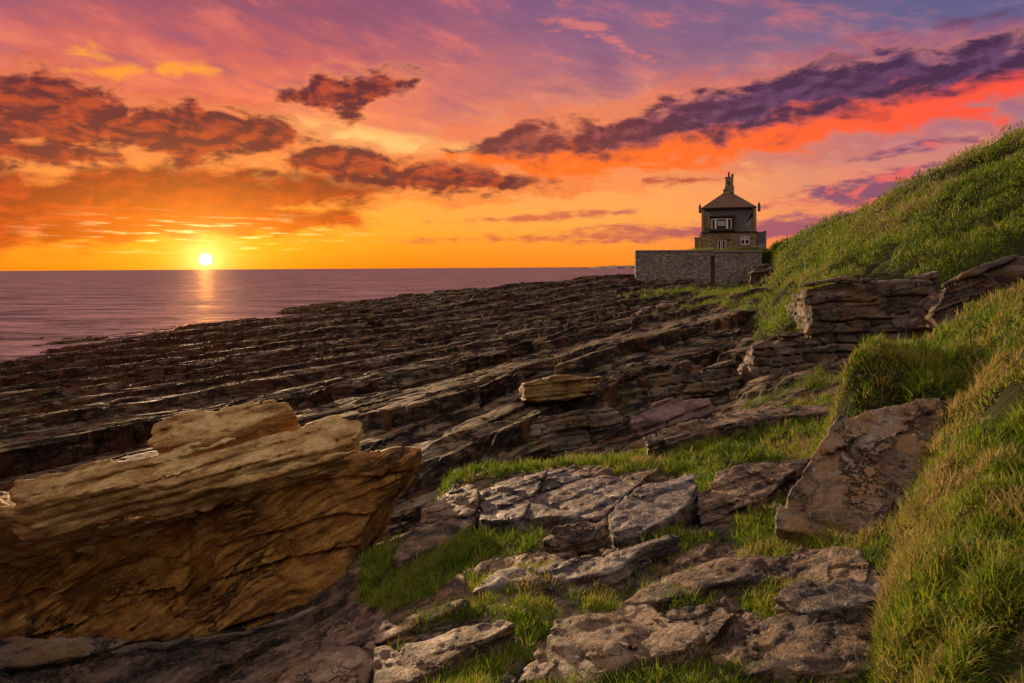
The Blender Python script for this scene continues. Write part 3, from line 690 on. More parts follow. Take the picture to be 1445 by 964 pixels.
def front_mask(x, y, z):
    px, py = topix(np.stack([x.ravel(), y.ravel(), z.ravel()], 1))
    px = px + fb2(x.ravel() * 3, y.ravel() * 3, 3, 5) * 16; py = py + fb2(x.ravel() * 3, y.ravel() * 3, 3, 6) * 10
    m = np.full(px.shape, 1e9, f32)
    for p in GP: m = np.minimum(m, polysd(px, py, p))
    # behind the shelf everything is turf until it falls to the shore
    return sstep(-m, -6, 10).reshape(x.shape), m.reshape(x.shape)
NU, ND = 900, 760
xf_, yf_ = polar(-1.35, 1.0, NU, 1.15, 14.5, ND)
zr, zs = h_front(xf_, yf_)
gm, _ = front_mask(xf_, yf_, zs)
crev = fb2(xf_ * 1.3, yf_ * 1.3, 4, 301)
low_dark = sstep(FG0(xf_, yf_) - zs, 0.25, 0.6) * (1 - gm)
zf_ = zr * (1 - gm) + (zs + 0.03) * gm
fo = tag(new_mesh('foreground_ground', np.stack([xf_.ravel(), yf_.ravel(), zf_.ravel()], 1), grid_faces(NU, ND), M['front'], smooth=False), kind='structure')
attr(fo, 'grass', gm.ravel()); attr(fo, 'low_dark', low_dark.ravel() * .85)

NU, ND = 640, 640
xh, yh = polar(0.24, 2.2, NU, 11.0, 130.0, ND)
zh = h_hill(xh, yh)
tag(new_mesh('hillside', np.stack([xh.ravel(), yh.ravel(), zh.ravel()], 1), grid_faces(NU, ND), M['turf'], smooth=True), kind='structure')
NU, ND = 640, 560
xb, yb = polar(0.36, 3.0, NU, 1.0, 12.0, ND)
zb = h_bank(xb, yb)
tag(new_mesh('grass_bank', np.stack([xb.ravel(), yb.ravel(), zb.ravel()], 1), grid_faces(NU, ND), M['turf'], smooth=True), kind='structure')
# level ground behind the garden wall
def slab_box(name, x0, x1, y0, y1, z0, z1, m, parent=None):
    V = [(x, y, z) for z in (z0, z1) for y in (y0, y1) for x in (x0, x1)]
    return new_mesh(name, V, np.array([[0, 2, 3, 1], [4, 5, 7, 6], [0, 1, 5, 4], [2, 6, 7, 3], [0, 4, 6, 2], [1, 3, 7, 5]]), m, parent)
def prism(name, pts, z0, z1, m, parent=None):
    n = len(pts); me = bpy.data.meshes.new(name)
    me.from_pydata([(x, y, z) for z in (z0, z1) for x, y in pts], [], [list(range(n))[::-1], list(range(n, 2 * n))] + [[i, (i + 1) % n, n + (i + 1) % n, n + i] for i in range(n)])
    o = bpy.data.objects.new(name, me); COL.objects.link(o); me.materials.append(m)
    if parent: o.parent = parent; o.matrix_parent_inverse = Matrix.Translation(-parent.location)
    return o
tag(prism('terrace_ground', [(15.3, 80.55), (45, 80.55), (60, 126), (23.8, 126)], 0, 7.55, M['turf']), kind='structure')

# ---------------------------------------------------------------- rocks as solid shapes
def unit(v): v = np.asarray(v, float); return v / np.linalg.norm(v)
def comp(p0, n, poly, t, rnd=0.06, amp=1.0):
    """solid whose face lies in the plane (p0, n) with the outline traced at poly (photo pixels), t metres thick"""
    p0 = np.asarray(p0, float); n = unit(n)
    ex = unit(np.cross(n, (0, 0, 1)) if abs(n[2]) < .95 else np.cross(n, (0, 1, 0)))
    if ex[0] < 0: ex = -ex
    ez = np.cross(ex, n);
    if ez[2] < 0 or (abs(ez[2]) < .3 and ez[1] < 0): ez = -ez
    pts = []
    for q in poly:
        r = ray(*q); k = np.dot(p0 - (0, 0, CH), n) / np.dot(r, n); P = np.array([0, 0, CH]) + r * k
        pts.append((np.dot(P - p0, ex), np.dot(P - p0, ez)))
    return dict(p0=p0, n=n, ex=ex, ez=ez, poly=np.array(pts), t=t, r=rnd, amp=amp)
def comp_bounds(c, pad=.15):
    Q = [c['p0'] + a * c['ex'] + b * c['ez'] - k * c['n'] for a, b in c['poly'] for k in (0, c['t'])]
    return np.min(Q, 0) - pad, np.max(Q, 0) + pad
def comp_sdf(c, Px, Py, Pz):
    dx_, dy_, dz_ = Px - c['p0'][0], Py - c['p0'][1], Pz - c['p0'][2]
    a = dx_ * c['ex'][0] + dy_ * c['ex'][1] + dz_ * c['ex'][2]; b = dx_ * c['ez'][0] + dy_ * c['ez'][1] + dz_ * c['ez'][2]
    k = -(dx_ * c['n'][0] + dy_ * c['n'][1] + dz_ * c['n'][2])
    # distance to the outline through a table
    lo = c['poly'].min(0) - .4; hi = c['poly'].max(0) + .4; h = max((hi - lo).max() / 420, .006)
    na, nb = (np.ceil((hi - lo) / h).astype(int) + 2)
    ga, gb = np.meshgrid(lo[0] + np.arange(na) * h, lo[1] + np.arange(nb) * h, indexing='ij')
    T = polysd(ga, gb, c['poly'])
    fa = np.clip((a - lo[0]) / h, 0, na - 1.01); fb = np.clip((b - lo[1]) / h, 0, nb - 1.01)
    ia = fa.astype(np.int32); ib = fb.astype(np.int32); fa = fa - ia; fb = fb - ib
    dp = T[ia, ib] * (1 - fa) * (1 - fb) + T[ia + 1, ib] * fa * (1 - fb) + T[ia, ib + 1] * (1 - fa) * fb + T[ia + 1, ib + 1] * fa * fb
    dc = np.abs(k - c['t'] / 2) - c['t'] / 2
    r = c['r']; u = np.maximum(dp + r, 0); v = np.maximum(dc + r, 0)
    return (np.minimum(np.maximum(dp, dc), 0) * 0 + np.where((u > 0) & (v > 0), np.sqrt(u * u + v * v) - r, np.maximum(dp, dc))).astype(f32)
def layers(tmin, tmax, seed, lo=-12, hi=14, notch=.5):
    r = np.random.default_rng(seed); v = lo; xs, ys = [], []
    while v < hi:
        t = r.uniform(tmin, tmax); k = r.uniform(0, 1); e = min(.16 * t, .012 + .05 * t)
        xs += [v, v + e, v + t - e]; ys += [1.0 * notch + k * (1 - notch), k * .6, k * .6 + .1]; v += t
    return np.array(xs), np.array(ys)
LA, LB, LC = layers(.16, .5, 1), layers(.05, .14, 2), layers(.018, .045, 4)
def largest(v, f):
    lab = np.arange(len(v))
    for _ in range(400):
        m = lab[f].min(1); new = lab.copy()
        for k in range(4): np.minimum.at(new, f[:, k], m)
        new = new[new]
        if (new == lab).all(): break
        lab = new
    u, c = np.unique(lab, return_counts=True); keep = lab == u[c.argmax()]
    idx = np.cumsum(keep) - 1; f = f[keep[f[:, 0]]]
    return v[keep], idx[f].astype(np.int32)
def build_rock(name, comps, res, m, dip=(.15, -.13), a=(.10, .05, .018), nz=(.10, .035), nf=(1.1, 5.0), joints=None, carve=(), parent=None, warp=.10, seed=0, lam=None, sm=.05, pits=0.0):
    B = [comp_bounds(c, .12 + a[0] * .5 + nz[0] * .5) for c in comps]
    lo = np.min([b[0] for b in B], 0); hi = np.max([b[1] for b in B], 0)
    n = np.ceil((hi - lo) / res).astype(int) + 1
    gx, gy, gz = [(lo[i] + np.arange(n[i]) * res).astype(f32) for i in range(3)]
    V = np.full(tuple(n), 5.0, f32)
    for c, (bl, bh) in zip(comps, B):
        s0 = np.maximum(((bl - lo) / res).astype(int), 0); s1 = np.minimum(((bh - lo) / res).astype(int) + 2, n)
        sl_ = tuple(slice(p, q) for p, q in zip(s0, s1))
        A = np.meshgrid(gx[sl_[0]], gy[sl_[1]], gz[sl_[2]], indexing='ij')
        d = comp_sdf(c, *A); o = V[sl_]
        hh = np.clip(.5 + .5 * (o - d) / sm, 0, 1); V[sl_] = o * (1 - hh) + d * hh - sm * hh * (1 - hh)
    for (cx_, cy_, cz_, rx_, ry_, rz_) in carve:
        lo_ = np.array([cx_ - rx_ * 1.4, cy_ - ry_ * 1.4, cz_ - rz_ * 1.4]); hi_ = np.array([cx_ + rx_ * 1.4, cy_ + ry_ * 1.4, cz_ + rz_ * 1.4])
        s0 = np.clip(((lo_ - lo) / res).astype(int), 0, n); s1 = np.clip(((hi_ - lo) / res).astype(int) + 1, 0, n)
        if (s1 <= s0).any(): continue
        sl_ = tuple(slice(p, q) for p, q in zip(s0, s1)); A = np.meshgrid(gx[sl_[0]], gy[sl_[1]], gz[sl_[2]], indexing='ij')
        q = np.sqrt(((A[0] - cx_) / rx_) ** 2 + ((A[1] - cy_) / ry_) ** 2 + ((A[2] - cz_) / rz_) ** 2)
        q = q + .45 * fb3(A[0] * 2.6, A[1] * 2.6, A[2] * 3.2, 3, seed + 31)
        V[sl_] = np.maximum(V[sl_], (1 - q) * min(rx_, ry_, rz_))
    band = np.abs(V) < (a[0] + a[1] + nz[0] + .10)
    I = np.nonzero(band); x, y, z = gx[I[0]], gy[I[1]], gz[I[2]]
    w = fb3(x * .8, y * .8, z * .8, 3, seed + 1)
    b = z - x * dip[0] - y * dip[1] + w * warp
    d = V[I] + nz[0] * fb3(x * nf[0], y * nf[0], z * nf[0] * 1.4, 3, seed + 2) + nz[1] * fb3(x * nf[1], y * nf[1], z * nf[1] * 1.6, 3, seed + 3)
    d = d + a[0] * np.interp(b, *LA)
    bb = b + fb3(x * 2.5, y * 2.5, z * 2.5, 2, seed + 4) * .03
    if lam is not None: bb = z - x * lam[0] - y * lam[1] + w * warp * .6
    mod = sstep(fb3(x * 1.1, y * 1.1, z * 2.2, 2, seed + 6), -.5, .4)
    d = d + a[1] * np.interp(bb, *LB) * mod + a[2] * np.interp(bb + 3.3, *LC) * mod
    if joints:
        jw, jd = joints
        k = np.interp(b, LA[0][::3], np.arange(len(LA[0][::3]))).astype(np.int64)
        p = (x * .8 + y * .6) / jw + _h(k, k * 0, k * 0, seed + 8) * 9 + fb3(x * 1.5, y * 1.5, z * 1.5, 2, seed + 9) * .25
        c0 = np.floor(p); f = np.abs(p - c0 - .5); hsh = _h(k, c0.astype(np.int64), k * 0, seed + 7)
        d = d + jd * sstep(f, .40, .5) * .9 + jd * (hsh - .3) * .8
    if pits:
        pn = vn3(x * 13, y * 13, z * 17, seed + 21); pm = sstep(fb3(x * 1.8, y * 1.8, z * 1.8, 2, seed + 22), .0, .35)
        d = d + pits * sstep(pn, .55, .8) * pm
    V[I] = d
    V[0] = V[-1] = 1; V[:, 0] = V[:, -1] = 1; V[:, :, 0] = V[:, :, -1] = 1
    vv, ff = surface_nets(V, lo, res)
    vv, ff = largest(vv, ff)
    base = [(vv[:, 0].min() + vv[:, 0].max()) / 2, (vv[:, 1].min() + vv[:, 1].max()) / 2, vv[:, 2].min()] if parent is None else None
    o = new_mesh(name, vv, ff, m, parent, smooth=True, origin=base)
    return o
def T(o, label, cat, group=None): return tag(o, label, cat, group)

# -- the great layered boulder at the left
e = bpy.data.objects.new('sandstone_boulder', None); COL.objects.link(e); e.location = (-2.9, 7.2, 2.6)
T(e, 'huge golden layered sandstone boulder with an overhanging pale cap, filling the lower left', 'boulder')
def under_e(o):
    o.location = [-2.9 * 0 + o.location[i] for i in range(3)]; return o
nb_ = (0.12, -.93, .30)
body = comp(at(250, 780, 6.7), (0.10, -.95, .26), [(-150, 695), (0, 700), (150, 682), (300, 662), (430, 642), (530, 634), (594, 632), (592, 655), (572, 688), (540, 722), (520, 780), (490, 822), (460, 856), (360, 900), (240, 925), (100, 930), (0, 935), (-150, 945)], 2.2, .16)
o1 = build_rock('boulder_body', [body], .0165, M['boulder'], dip=(.20, .05), lam=(.50, .1), a=(.17, .06, .018), nz=(.17, .035), nf=(.7, 5.5), warp=.14, seed=40, pits=.06, joints=(1.5, .05),
    carve=[(*at(20, 812, 6.55), .34, .45, .24), (*at(165, 838, 6.5), .42, .35, .22), (*at(262, 800, 6.5), .08, .3, .34), (*at(190, 790, 6.5), .5, .25, .07)])
capc = comp(at(250, 650, 6.5), (0.16, -.42, .90), [(4, 690), (18, 672), (60, 655), (130, 640), (210, 626), (300, 612), (380, 600), (440, 580), (480, 574), (520, 590), (514, 606), (505, 622), (440, 640), (360, 652), (250, 682), (150, 690), (60, 706), (20, 706)], .55, .05)
cap2 = comp(at(250, 690, 6.35), (0.18, -.75, .64), [(-150, 720), (20, 700), (150, 692), (250, 684), (360, 654), (440, 642), (505, 622), (515, 636), (430, 664), (300, 694), (150, 716), (30, 730), (-150, 742)], 1.7, .08)
o2 = build_rock('boulder_cap', [capc, cap2], .014, M['cap'], dip=(.22, -.05), a=(.09, .06, .022), nz=(.07, .05), nf=(1.6, 6), warp=.08, seed=50, pits=.06)
top1 = comp(at(300, 600, 7.5), (-0.10, -.62, .78), [(204, 622), (210, 596), (235, 582), (300, 569), (362, 557), (408, 562), (412, 576), (370, 592), (330, 612), (270, 626), (215, 634)], .5, .05)
o3 = build_rock('boulder_crest', [top1], .014, M['cap'], dip=(.28, -.05), a=(.08, .06, .02), nz=(.07, .05), nf=(1.8, 7), warp=.1, seed=56, pits=.07)
foot = comp(at(200, 900, 5.8), (0.05, -.55, .84), [(-200, 880), (0, 888), (230, 895), (350, 878), (450, 850), (520, 830), (500, 850), (400, 880), (300, 905), (150, 930), (0, 945), (-200, 950)], .7, .08)
o4 = build_rock('boulder_foot', [foot], .016, M['outcrop'], dip=(.2, -.05), a=(.08, .04, .014), nz=(.07, .03), seed=60)
for o in (o1, o2, o3, o4):
    o.parent = e; o.matrix_parent_inverse = Matrix.Translation((2.9, -7.2, -2.6))

# -- foreground slabs, each its own stone
def slab(label, poly, lift=.10, t=.36, n=None, m='slab', res=.012, cat='flat rock', dipk=(.10, -.12), **kw):
    cxp = np.mean([p[0] for p in poly]); cyp = np.mean([p[1] for p in poly])
    # where the sight line through the middle meets the shelf
    lift += .045; r = ray(cxp, cyp); D = 3.0
    for _ in range(60):
        xx = np.array([r[0] * D]); yy = np.array([D]); D += .8 * ((CH + r[2] * D) - float(base_front(xx, yy)[0]) - lift) / (-r[2] + .05) if True else 0
        D = min(max(D, 1.6), 14)
    p0 = np.array([r[0] * D, D, CH + r[2] * D])
    n = n or (-.10, .10, .99)
    args = dict(a=(.03, .045, .018), nz=(.035, .022), nf=(2.2, 11), warp=.07, sm=.03, dip=(dipk[0] + .10, dipk[1] - .10), lam=(dipk[0] + .16, dipk[1] - .14), joints=(.5, .03))
    args.update(kw)
    poly = [(cxp + (q[0] - cxp) * 1.09, cyp + (q[1] - cyp) * 1.12) for q in poly]
    o = build_rock('flat_rock', [comp(p0, n, poly, t, .015)], res, M[m], **args)
    return T(o, label, cat)
slab('brown slab at the far left of the cracked slab row, beside the gully grass', [(546, 776), (600, 704), (640, 692), (672, 689), (668, 730), (655, 742), (600, 770), (560, 786)], .16, .36, (-.22, -.10, .97), seed=100)
slab('low brown block tucked under the front edge of the grey slabs', [(652, 742), (700, 728), (770, 722), (768, 738), (740, 752), (700, 766), (662, 762)], .06, .30, (-.10, -.22, .96), seed=110, m='slab')
slab('grey lichened slab with a rounded left corner, left of the wide grey slab', [(674, 690), (740, 666), (772, 662), (748, 706), (738, 728), (700, 728), (674, 726)], .20, .34, (-.12, .06, .98), m='slabgrey', seed=120)
slab('wide grey slab in the middle of the cracked slab row', [(776, 662), (820, 661), (880, 672), (905, 674), (868, 706), (850, 722), (790, 726), (742, 726), (752, 706)], .20, .36, (-.10, .06, .98), m='slabgrey', seed=130)
slab('pointed ochre edged block jutting forward over the dark hollow', [(762, 752), (780, 738), (830, 728), (856, 726), (858, 748), (820, 758), (780, 768)], .16, .20, (-.12, -.20, .96), m='slab', seed=140)
slab('pale lichen streaked slab right of the wide grey slab', [(860, 724), (905, 678), (980, 662), (985, 682), (972, 706), (940, 730), (900, 748), (862, 748)], .20, .34, (-.10, .0, .99), m='slabgrey', seed=150)
slab('long smooth slab running up to the right beside the leaning slab', [(982, 732), (990, 690), (1012, 664), (1060, 654), (1160, 640), (1110, 668), (1092, 690), (1040, 716)], .18, .32, (-.08, .0, .99), m='slab', seed=160)
slab('pale flat slab lying in the far grass below the stepped shore', [(915, 612), (940, 600), (1000, 584), (1080, 574), (1170, 566), (1175, 580), (1080, 588), (1000, 602), (950, 614), (920, 624)], .25, .35, (-.05, -.05, .99), m='slab', seed=170, res=.018)
slab('reddish brown slab in the lower left corner of the shelf with a ragged front edge', [(380, 985), (400, 950), (470, 915), (520, 905), (530, 915), (518, 958), (500, 985)], .10, .28, (-.16, -.02, .98), seed=180, res=.010)
slab('broad pale slab with peeling lichen between two grass patches', [(534, 912), (570, 900), (640, 880), (720, 862), (735, 870), (700, 890), (640, 922), (580, 958), (530, 962)], .10, .26, (-.16, .0, .98), seed=190, res=.010)
slab('narrow brown slab above the thin grass strip', [(500, 905), (540, 868), (590, 858), (640, 845), (655, 842), (640, 856), (590, 876), (540, 900)], .10, .24, (-.16, .0, .98), seed=200, res=.010)
slab('thin layered grey slab stepping up behind the gully grass', [(650, 838), (700, 806), (760, 790), (860, 768), (940, 748), (960, 752), (900, 772), (870, 800), (800, 812), (720, 818)], .10, .22, (-.14, .0, .98), m='slabgrey', seed=210, res=.012, a=(.02, .05, .02))
slab('warm brown flat slab with dark cracks at the bottom right of the shelf', [(985, 950), (1000, 905), (1080, 880), (1180, 868), (1245, 880), (1240, 925), (1180, 945), (1100, 938)], .08, .22, (-.06, .02, .99), seed=220, res=.009)
slab('dark grey layered slab near the leaning slab foot', [(1085, 835), (1110, 812), (1180, 805), (1262, 815), (1262, 838), (1200, 850), (1140, 858)], .10, .24, (-.08, -.02, .99), m='slabgrey', seed=230, res=.010, a=(.02, .05, .02))
slab('grey brown slab with a shadowed notch, left of the warm brown flat slab', [(730, 925), (790, 875), (860, 866), (960, 870), (985, 890), (960, 915), (880, 930), (800, 962), (740, 964)], .08, .24, (-.12, .02, .99), seed=240, res=.010)
slab('flat pinkish slab crossing the middle of the lower shelf', [(880, 842), (930, 800), (1010, 780), (1090, 776), (1180, 782), (1180, 800), (1090, 812), (1020, 818), (940, 842)], .09, .22, (-.10, .0, .99), m='slab', seed=250, res=.011)
# -- the leaning slab under the bank
o = build_rock('leaning_rock', [comp(at(1180, 680, 5.0), (-.22, -.50, .84), [(1092, 745), (1096, 700), (1130, 655), (1168, 600), (1185, 580), (1260, 562), (1370, 552), (1355, 600), (1325, 655), (1280, 710), (1245, 755), (1160, 760)], .60, .012)], .012, M['lean'],
     dip=(.30, .30), lam=(.42, .34), a=(.03, .07, .03), nz=(.035, .03), nf=(1.4, 9), warp=.12, seed=270, joints=(.62, .045))
T(o, 'big leaning brown slab with dark cracks below the overhanging turf', 'flat rock')
# -- blocks out on the shore
o = build_rock('rock_block', [comp(at(800, 545, 15.2), (.10, -.97, .22), [(732, 544), (736, 533), (790, 528), (853, 522), (858, 530), (852, 560), (800, 572), (738, 572)], 1.3, .03)], .026, M['ochre'], dip=(.10, -.1), a=(.16, .09, .035), nz=(.05, .05), joints=(.8, .06), seed=280)
T(o, 'flat topped ochre block of layered rock out on the dark shore', 'rock')
o = build_rock('rock_block', [comp(at(930, 590, 13.6), (-.10, -.75, .65), [(890, 585), (905, 572), (950, 560), (1000, 562), (1012, 580), (975, 595), (940, 606), (905, 616), (890, 606)], 1.0, .04)], .024, M['pink'], dip=(.30, -.3), a=(.12, .08, .03), nz=(.10, .09), nf=(1.3, 4), joints=(.7, .06), seed=290)
T(o, 'purplish weathered rock at the left end of the pale flat slab', 'rock')
o = build_rock('rock_ledge', [comp(at(760, 610, 14.2), (.05, -.90, .40), [(600, 640), (640, 600), (700, 585), (780, 578), (870, 568), (884, 590), (880, 622), (850, 640), (740, 656), (650, 668), (605, 664)], 1.9, .10)], .026, M['outcrop'], dip=(.13, -.1), a=(.20, .11, .03), nz=(.12, .05), joints=(.9, .10), seed=300, warp=.14)
T(o, 'dark stepped rock ledge rising directly behind the strip of grass', 'rock ledge')
o = build_rock('rock_ledge', [comp(at(960, 520, 17.5), (-.05, -.93, .35), [(860, 560), (880, 540), (930, 522), (990, 512), (1040, 496), (1052, 520), (1050, 552), (990, 566), (900, 574)], 1.9, .10)], .034, M['outcrop'], dip=(.16, -.1), a=(.22, .11, .03), nz=(.12, .05), joints=(1.0, .10), seed=310, warp=.14)
T(o, 'black layered ledge with slanting edges right of the ochre block', 'rock ledge')
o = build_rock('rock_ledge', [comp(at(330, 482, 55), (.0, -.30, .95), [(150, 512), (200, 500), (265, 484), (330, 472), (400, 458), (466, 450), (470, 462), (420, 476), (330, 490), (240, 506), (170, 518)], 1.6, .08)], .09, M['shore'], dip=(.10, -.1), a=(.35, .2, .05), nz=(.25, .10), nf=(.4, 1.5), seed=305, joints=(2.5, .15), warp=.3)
T(o, 'long low reddish ledge near the water below the sun glint', 'rock ledge')
# -- outcrop under the hill
o = build_rock('rock_outcrop', [
    comp(at(1240, 440, 16.6), (-.25, -.95, .15), [(1122, 398), (1180, 388), (1260, 380), (1340, 368), (1350, 420), (1335, 520), (1160, 520), (1120, 500), (1140, 450)], 4.6, .2),
    comp(at(1090, 500, 16.6), (-.15, -.95, .25), [(1052, 478), (1085, 470), (1125, 462), (1180, 470), (1200, 540), (1120, 560), (1056, 552)], 3.2, .2)],
    .040, M['outcrop'], dip=(.04, -.05), a=(.36, .10, .04), nz=(.18, .04), nf=(.6, 2.5), joints=(1.0, .15), seed=320, warp=.25)
T(o, 'stacked rock outcrop of jointed dark blocks under the green hill', 'rock outcrop')
o = build_rock('rock_outcrop', [comp(at(1085, 395, 52), (-.3, -.93, .15), [(1052, 398), (1062, 374), (1100, 368), (1150, 372), (1150, 400), (1110, 412), (1060, 410)], 5.0, .3)], .11, M['outcrop'], dip=(.06, -.05), a=(.6, .2, .05), nz=(.4, .12), nf=(.3, 1.0), joints=(1.6, .3), seed=330, warp=.4)
T(o, 'small rocky knob at the right foot of the garden wall', 'rock outcrop')
o = build_rock('rock_outcrop', [comp(at(1380, 400, 13.8), (-.2, -.9, .3), [(1308, 442), (1328, 392), (1400, 366), (1500, 338), (1560, 420), (1500, 440), (1340, 470)], 2.2, .15)], .032, M['outcrop'], dip=(.45, -.05), a=(.25, .13, .03), nz=(.18, .06), nf=(.8, 3), joints=(1.1, .12), seed=340, warp=.15)
T(o, 'slanting grey rock layers showing between the bank and hill at right', 'rock outcrop')

# ---------------------------------------------------------------- house and wall
class MB:
    def __init__(s): s.v = []; s.f = []
    def poly(s, pts, th=None):
        n = len(s.v); s.v += [tuple(map(float, p)) for p in pts]; s.f.append(list(range(n, n + len(pts)))); return s
    def box(s, x0, x1, y0, y1, z0, z1):
        n = len(s.v); s.v += [(x, y, z) for z in (z0, z1) for y in (y0, y1) for x in (x0, x1)]
        s.f += [[n + i for i in q] for q in ([0, 2, 3, 1], [4, 5, 7, 6], [0, 1, 5, 4], [2, 6, 7, 3], [0, 4, 6, 2], [1, 3, 7, 5])]; return s
    def frustum(s, x0, x1, y0, y1, z0, X0, X1, Y0, Y1, z1):
        n = len(s.v); s.v += [(x0, y0, z0), (x1, y0, z0), (x1, y1, z0), (x0, y1, z0), (X0, Y0, z1), (X1, Y0, z1), (X1, Y1, z1), (X0, Y1, z1)]
        s.f += [[n + i for i in q] for q in ([0, 3, 2, 1], [4, 5, 6, 7], [0, 1, 5, 4], [1, 2, 6, 5], [2, 3, 7, 6], [3, 0, 4, 7])]; return s
    def cyl(s, x, y, z0, z1, r0, r1, k=12):
        n = len(s.v)
        for z, r in ((z0, r0), (z1, r1)): s.v += [(x + r * math.cos(2 * math.pi * i / k), y + r * math.sin(2 * math.pi * i / k), z) for i in range(k)]
        s.f += [[n + i, n + (i + 1) % k, n + k + (i + 1) % k, n + k + i] for i in range(k)] + [list(range(n + k, n + 2 * k)), list(range(n + k - 1, n - 1, -1))]; return s
    def build(s, name, m, parent=None):
        me = bpy.data.meshes.new(name); me.from_pydata(s.v, [], s.f); me.update()
        o = bpy.data.objects.new(name, me); COL.objects.link(o)
        if m: me.materials.append(m)
        if parent:
            o.parent = parent; o.matrix_parent_inverse = Matrix.Translation(-parent.location)
        return o
M['stone'] = masonry('house_stone', [(.28, .21, .12), (.22, .16, .09), (.33, .25, .15), (.40, .32, .21)], .55, .26, (.09, .07, .05), rubble=2.0)
M['stone2'] = masonry('grey_stone', [(.28, .24, .21), (.22, .185, .16), (.34, .30, .26), (.42, .37, .33)], .5, .25, (.12, .10, .09), rubble=2.2)
M['quoin'] = simple('dressed_stone', (.34, .22, .11), .85, .2, (.24, .15, .08), 2.5, .03)
M['tile'] = masonry('brown_roof_tiles', [(.19, .10, .07), (.13, .07, .05), (.22, .125, .085), (.32, .23, .18)], .35, .22, (.05, .03, .025))
M['slate'] = simple('dark_slate', (.075, .068, .075), .55, .4, (.13, .11, .115), 2.5, .02)
M['white'] = simple('white_paint', (.75, .72, .70), .5, .4)
M['lead'] = simple('lead', (.10, .09, .095), .6, .4)
M['dark'] = simple('dark_timber', (.035, .028, .028), .7, .3)
M['pane'] = simple('window_glass', (.02, .02, .025), .06, .6)
M['blind'] = simple('pale_blind', (.42, .38, .34), .8, .2)
M['pot'] = simple('clay_pot', (.10, .06, .045), .8, .2)
M['wall'] = masonry('garden_wall_stone', [(.26, .22, .19), (.17, .145, .13), (.32, .28, .24), (.42, .38, .34)], .75, .33, (.085, .07, .06), rubble=2.7)
M['coping'] = simple('stone_coping', (.34, .27, .22), .8, .25, (.22, .18, .155), 3, .03)
M['rust'] = simple('rusty_iron_door', (.13, .045, .022), .8, .3, (.06, .025, .015), 5, .02)

HD = 86.0; hs = HD / FPX
def hx(px): return ray(px, 340)[0] * HD
def hz(py, px=1028): return CH + ray(px, py)[2] * HD
# pixel grid of the enlarged view (964 px = 140 px): helper
def zx(v): return hx(960 + v / 6.886)
def zz(v): return hz(230 + v / 6.886)
Y0 = HD; Y1 = HD + 6.6
h = bpy.data.objects.new('stone_house', None); COL.objects.link(h); h.location = ((zx(205) + zx(740)) / 2, Y0, 7.55)
tag(h, 'tall narrow stone house with a pyramid roof and central chimney behind the sea wall', 'house')
xl, xr = zx(205), zx(738); zb_, zm, ze, za = 7.3, zz(676), zz(442), zz(268)
mb = MB()
# ground floor front wall with real openings
def wall_with_holes(mb, x0, x1, z0, z1, y, th, holes):
    xs = sorted({x0, x1, *[v for q in holes for v in q[:2]]}); zs = sorted({z0, z1, *[v for q in holes for v in q[2:]]})
    for i in range(len(xs) - 1):
        for j in range(len(zs) - 1):
            cx_, cz_ = (xs[i] + xs[i + 1]) / 2, (zs[j] + zs[j + 1]) / 2
            if any(a < cx_ < b and c < cz_ < d for a, b, c, d in holes): continue
            mb.box(xs[i], xs[i + 1], y, y + th, zs[j], zs[j + 1])
w1 = (zx(362), zx(440), zz(850), zz(744)); w2 = (zx(585), zx(672), zz(795), zz(700))
wall_with_holes(mb, xl, xr, zb_, zm - .06, Y0, .4, [w1, w2])
mb.box(xl, xl + .4, Y0 + .401, Y1, zb_, zm - .06).box(xr - .4, xr, Y0 + .401, Y1, zb_, zm - .06).box(xl + .401, xr - .401, Y1 - .4, Y1, zb_, zm - .06)
gw = mb.build('ground_floor_wall', M['stone'], h)
MB().box(xl - .08, xr + .08, Y0 - .10, Y0 + .3, zm - .058, zm + .10).build('string_course', M['dark'], h)
# upper floor: side walls and back, front open to the sloping slate roof
yu = Y0 + 2.0
up = MB()
up.box(xl + .05, xl + .40, Y0 + .15, Y1, zm + .102, ze).box(xr - .40, xr - .05, Y0 + .15, Y1, zm + .102, ze).box(xl + .402, xr - .402, Y1 - .4, Y1, zm + .102, ze).box(xl + .402, xr - .402, yu, yu + .3, zm + .102, ze)
up.build('upper_wall', M['stone2'], h)
MB().box(xl + .0, xl + .30, Y0 + .02, Y0 + .148, zm + .104, ze - .02).build('corner_pilaster', M['quoin'], h)
MB().box(xr - .30, xr - .0, Y0 + .02, Y0 + .148, zm + .104, ze - .02).build('corner_pilaster', M['quoin'], h)
# triangular stone cheeks either side of the cat-slide roof
a_l, a_r = xl + .31, xr - .31
def cheek(pts, name='stone_cheek'):
    m_ = MB(); n = len(pts)
    m_.poly([(x, Y0 + .30, z) for x, z in pts]); m_.poly([(x, Y0 + .62, z) for x, z in pts][::-1])
    for i in range(n):
        (x0, z0), (x1, z1) = pts[i], pts[(i + 1) % n]; m_.poly([(x1, Y0 + .30, z1), (x0, Y0 + .30, z0), (x0, Y0 + .62, z0), (x1, Y0 + .62, z1)])
    m_.build(name, M['stone2'], h)
cheek([(a_l, zm + .11), (zx(300), zm + .11), (zx(300), zz(500)), (zx(245), zz(452)), (a_l, zz(450))])
cheek([(zx(662), zm + .11), (a_r, zm + .11), (a_r, zz(510)), (zx(630), zz(600))])
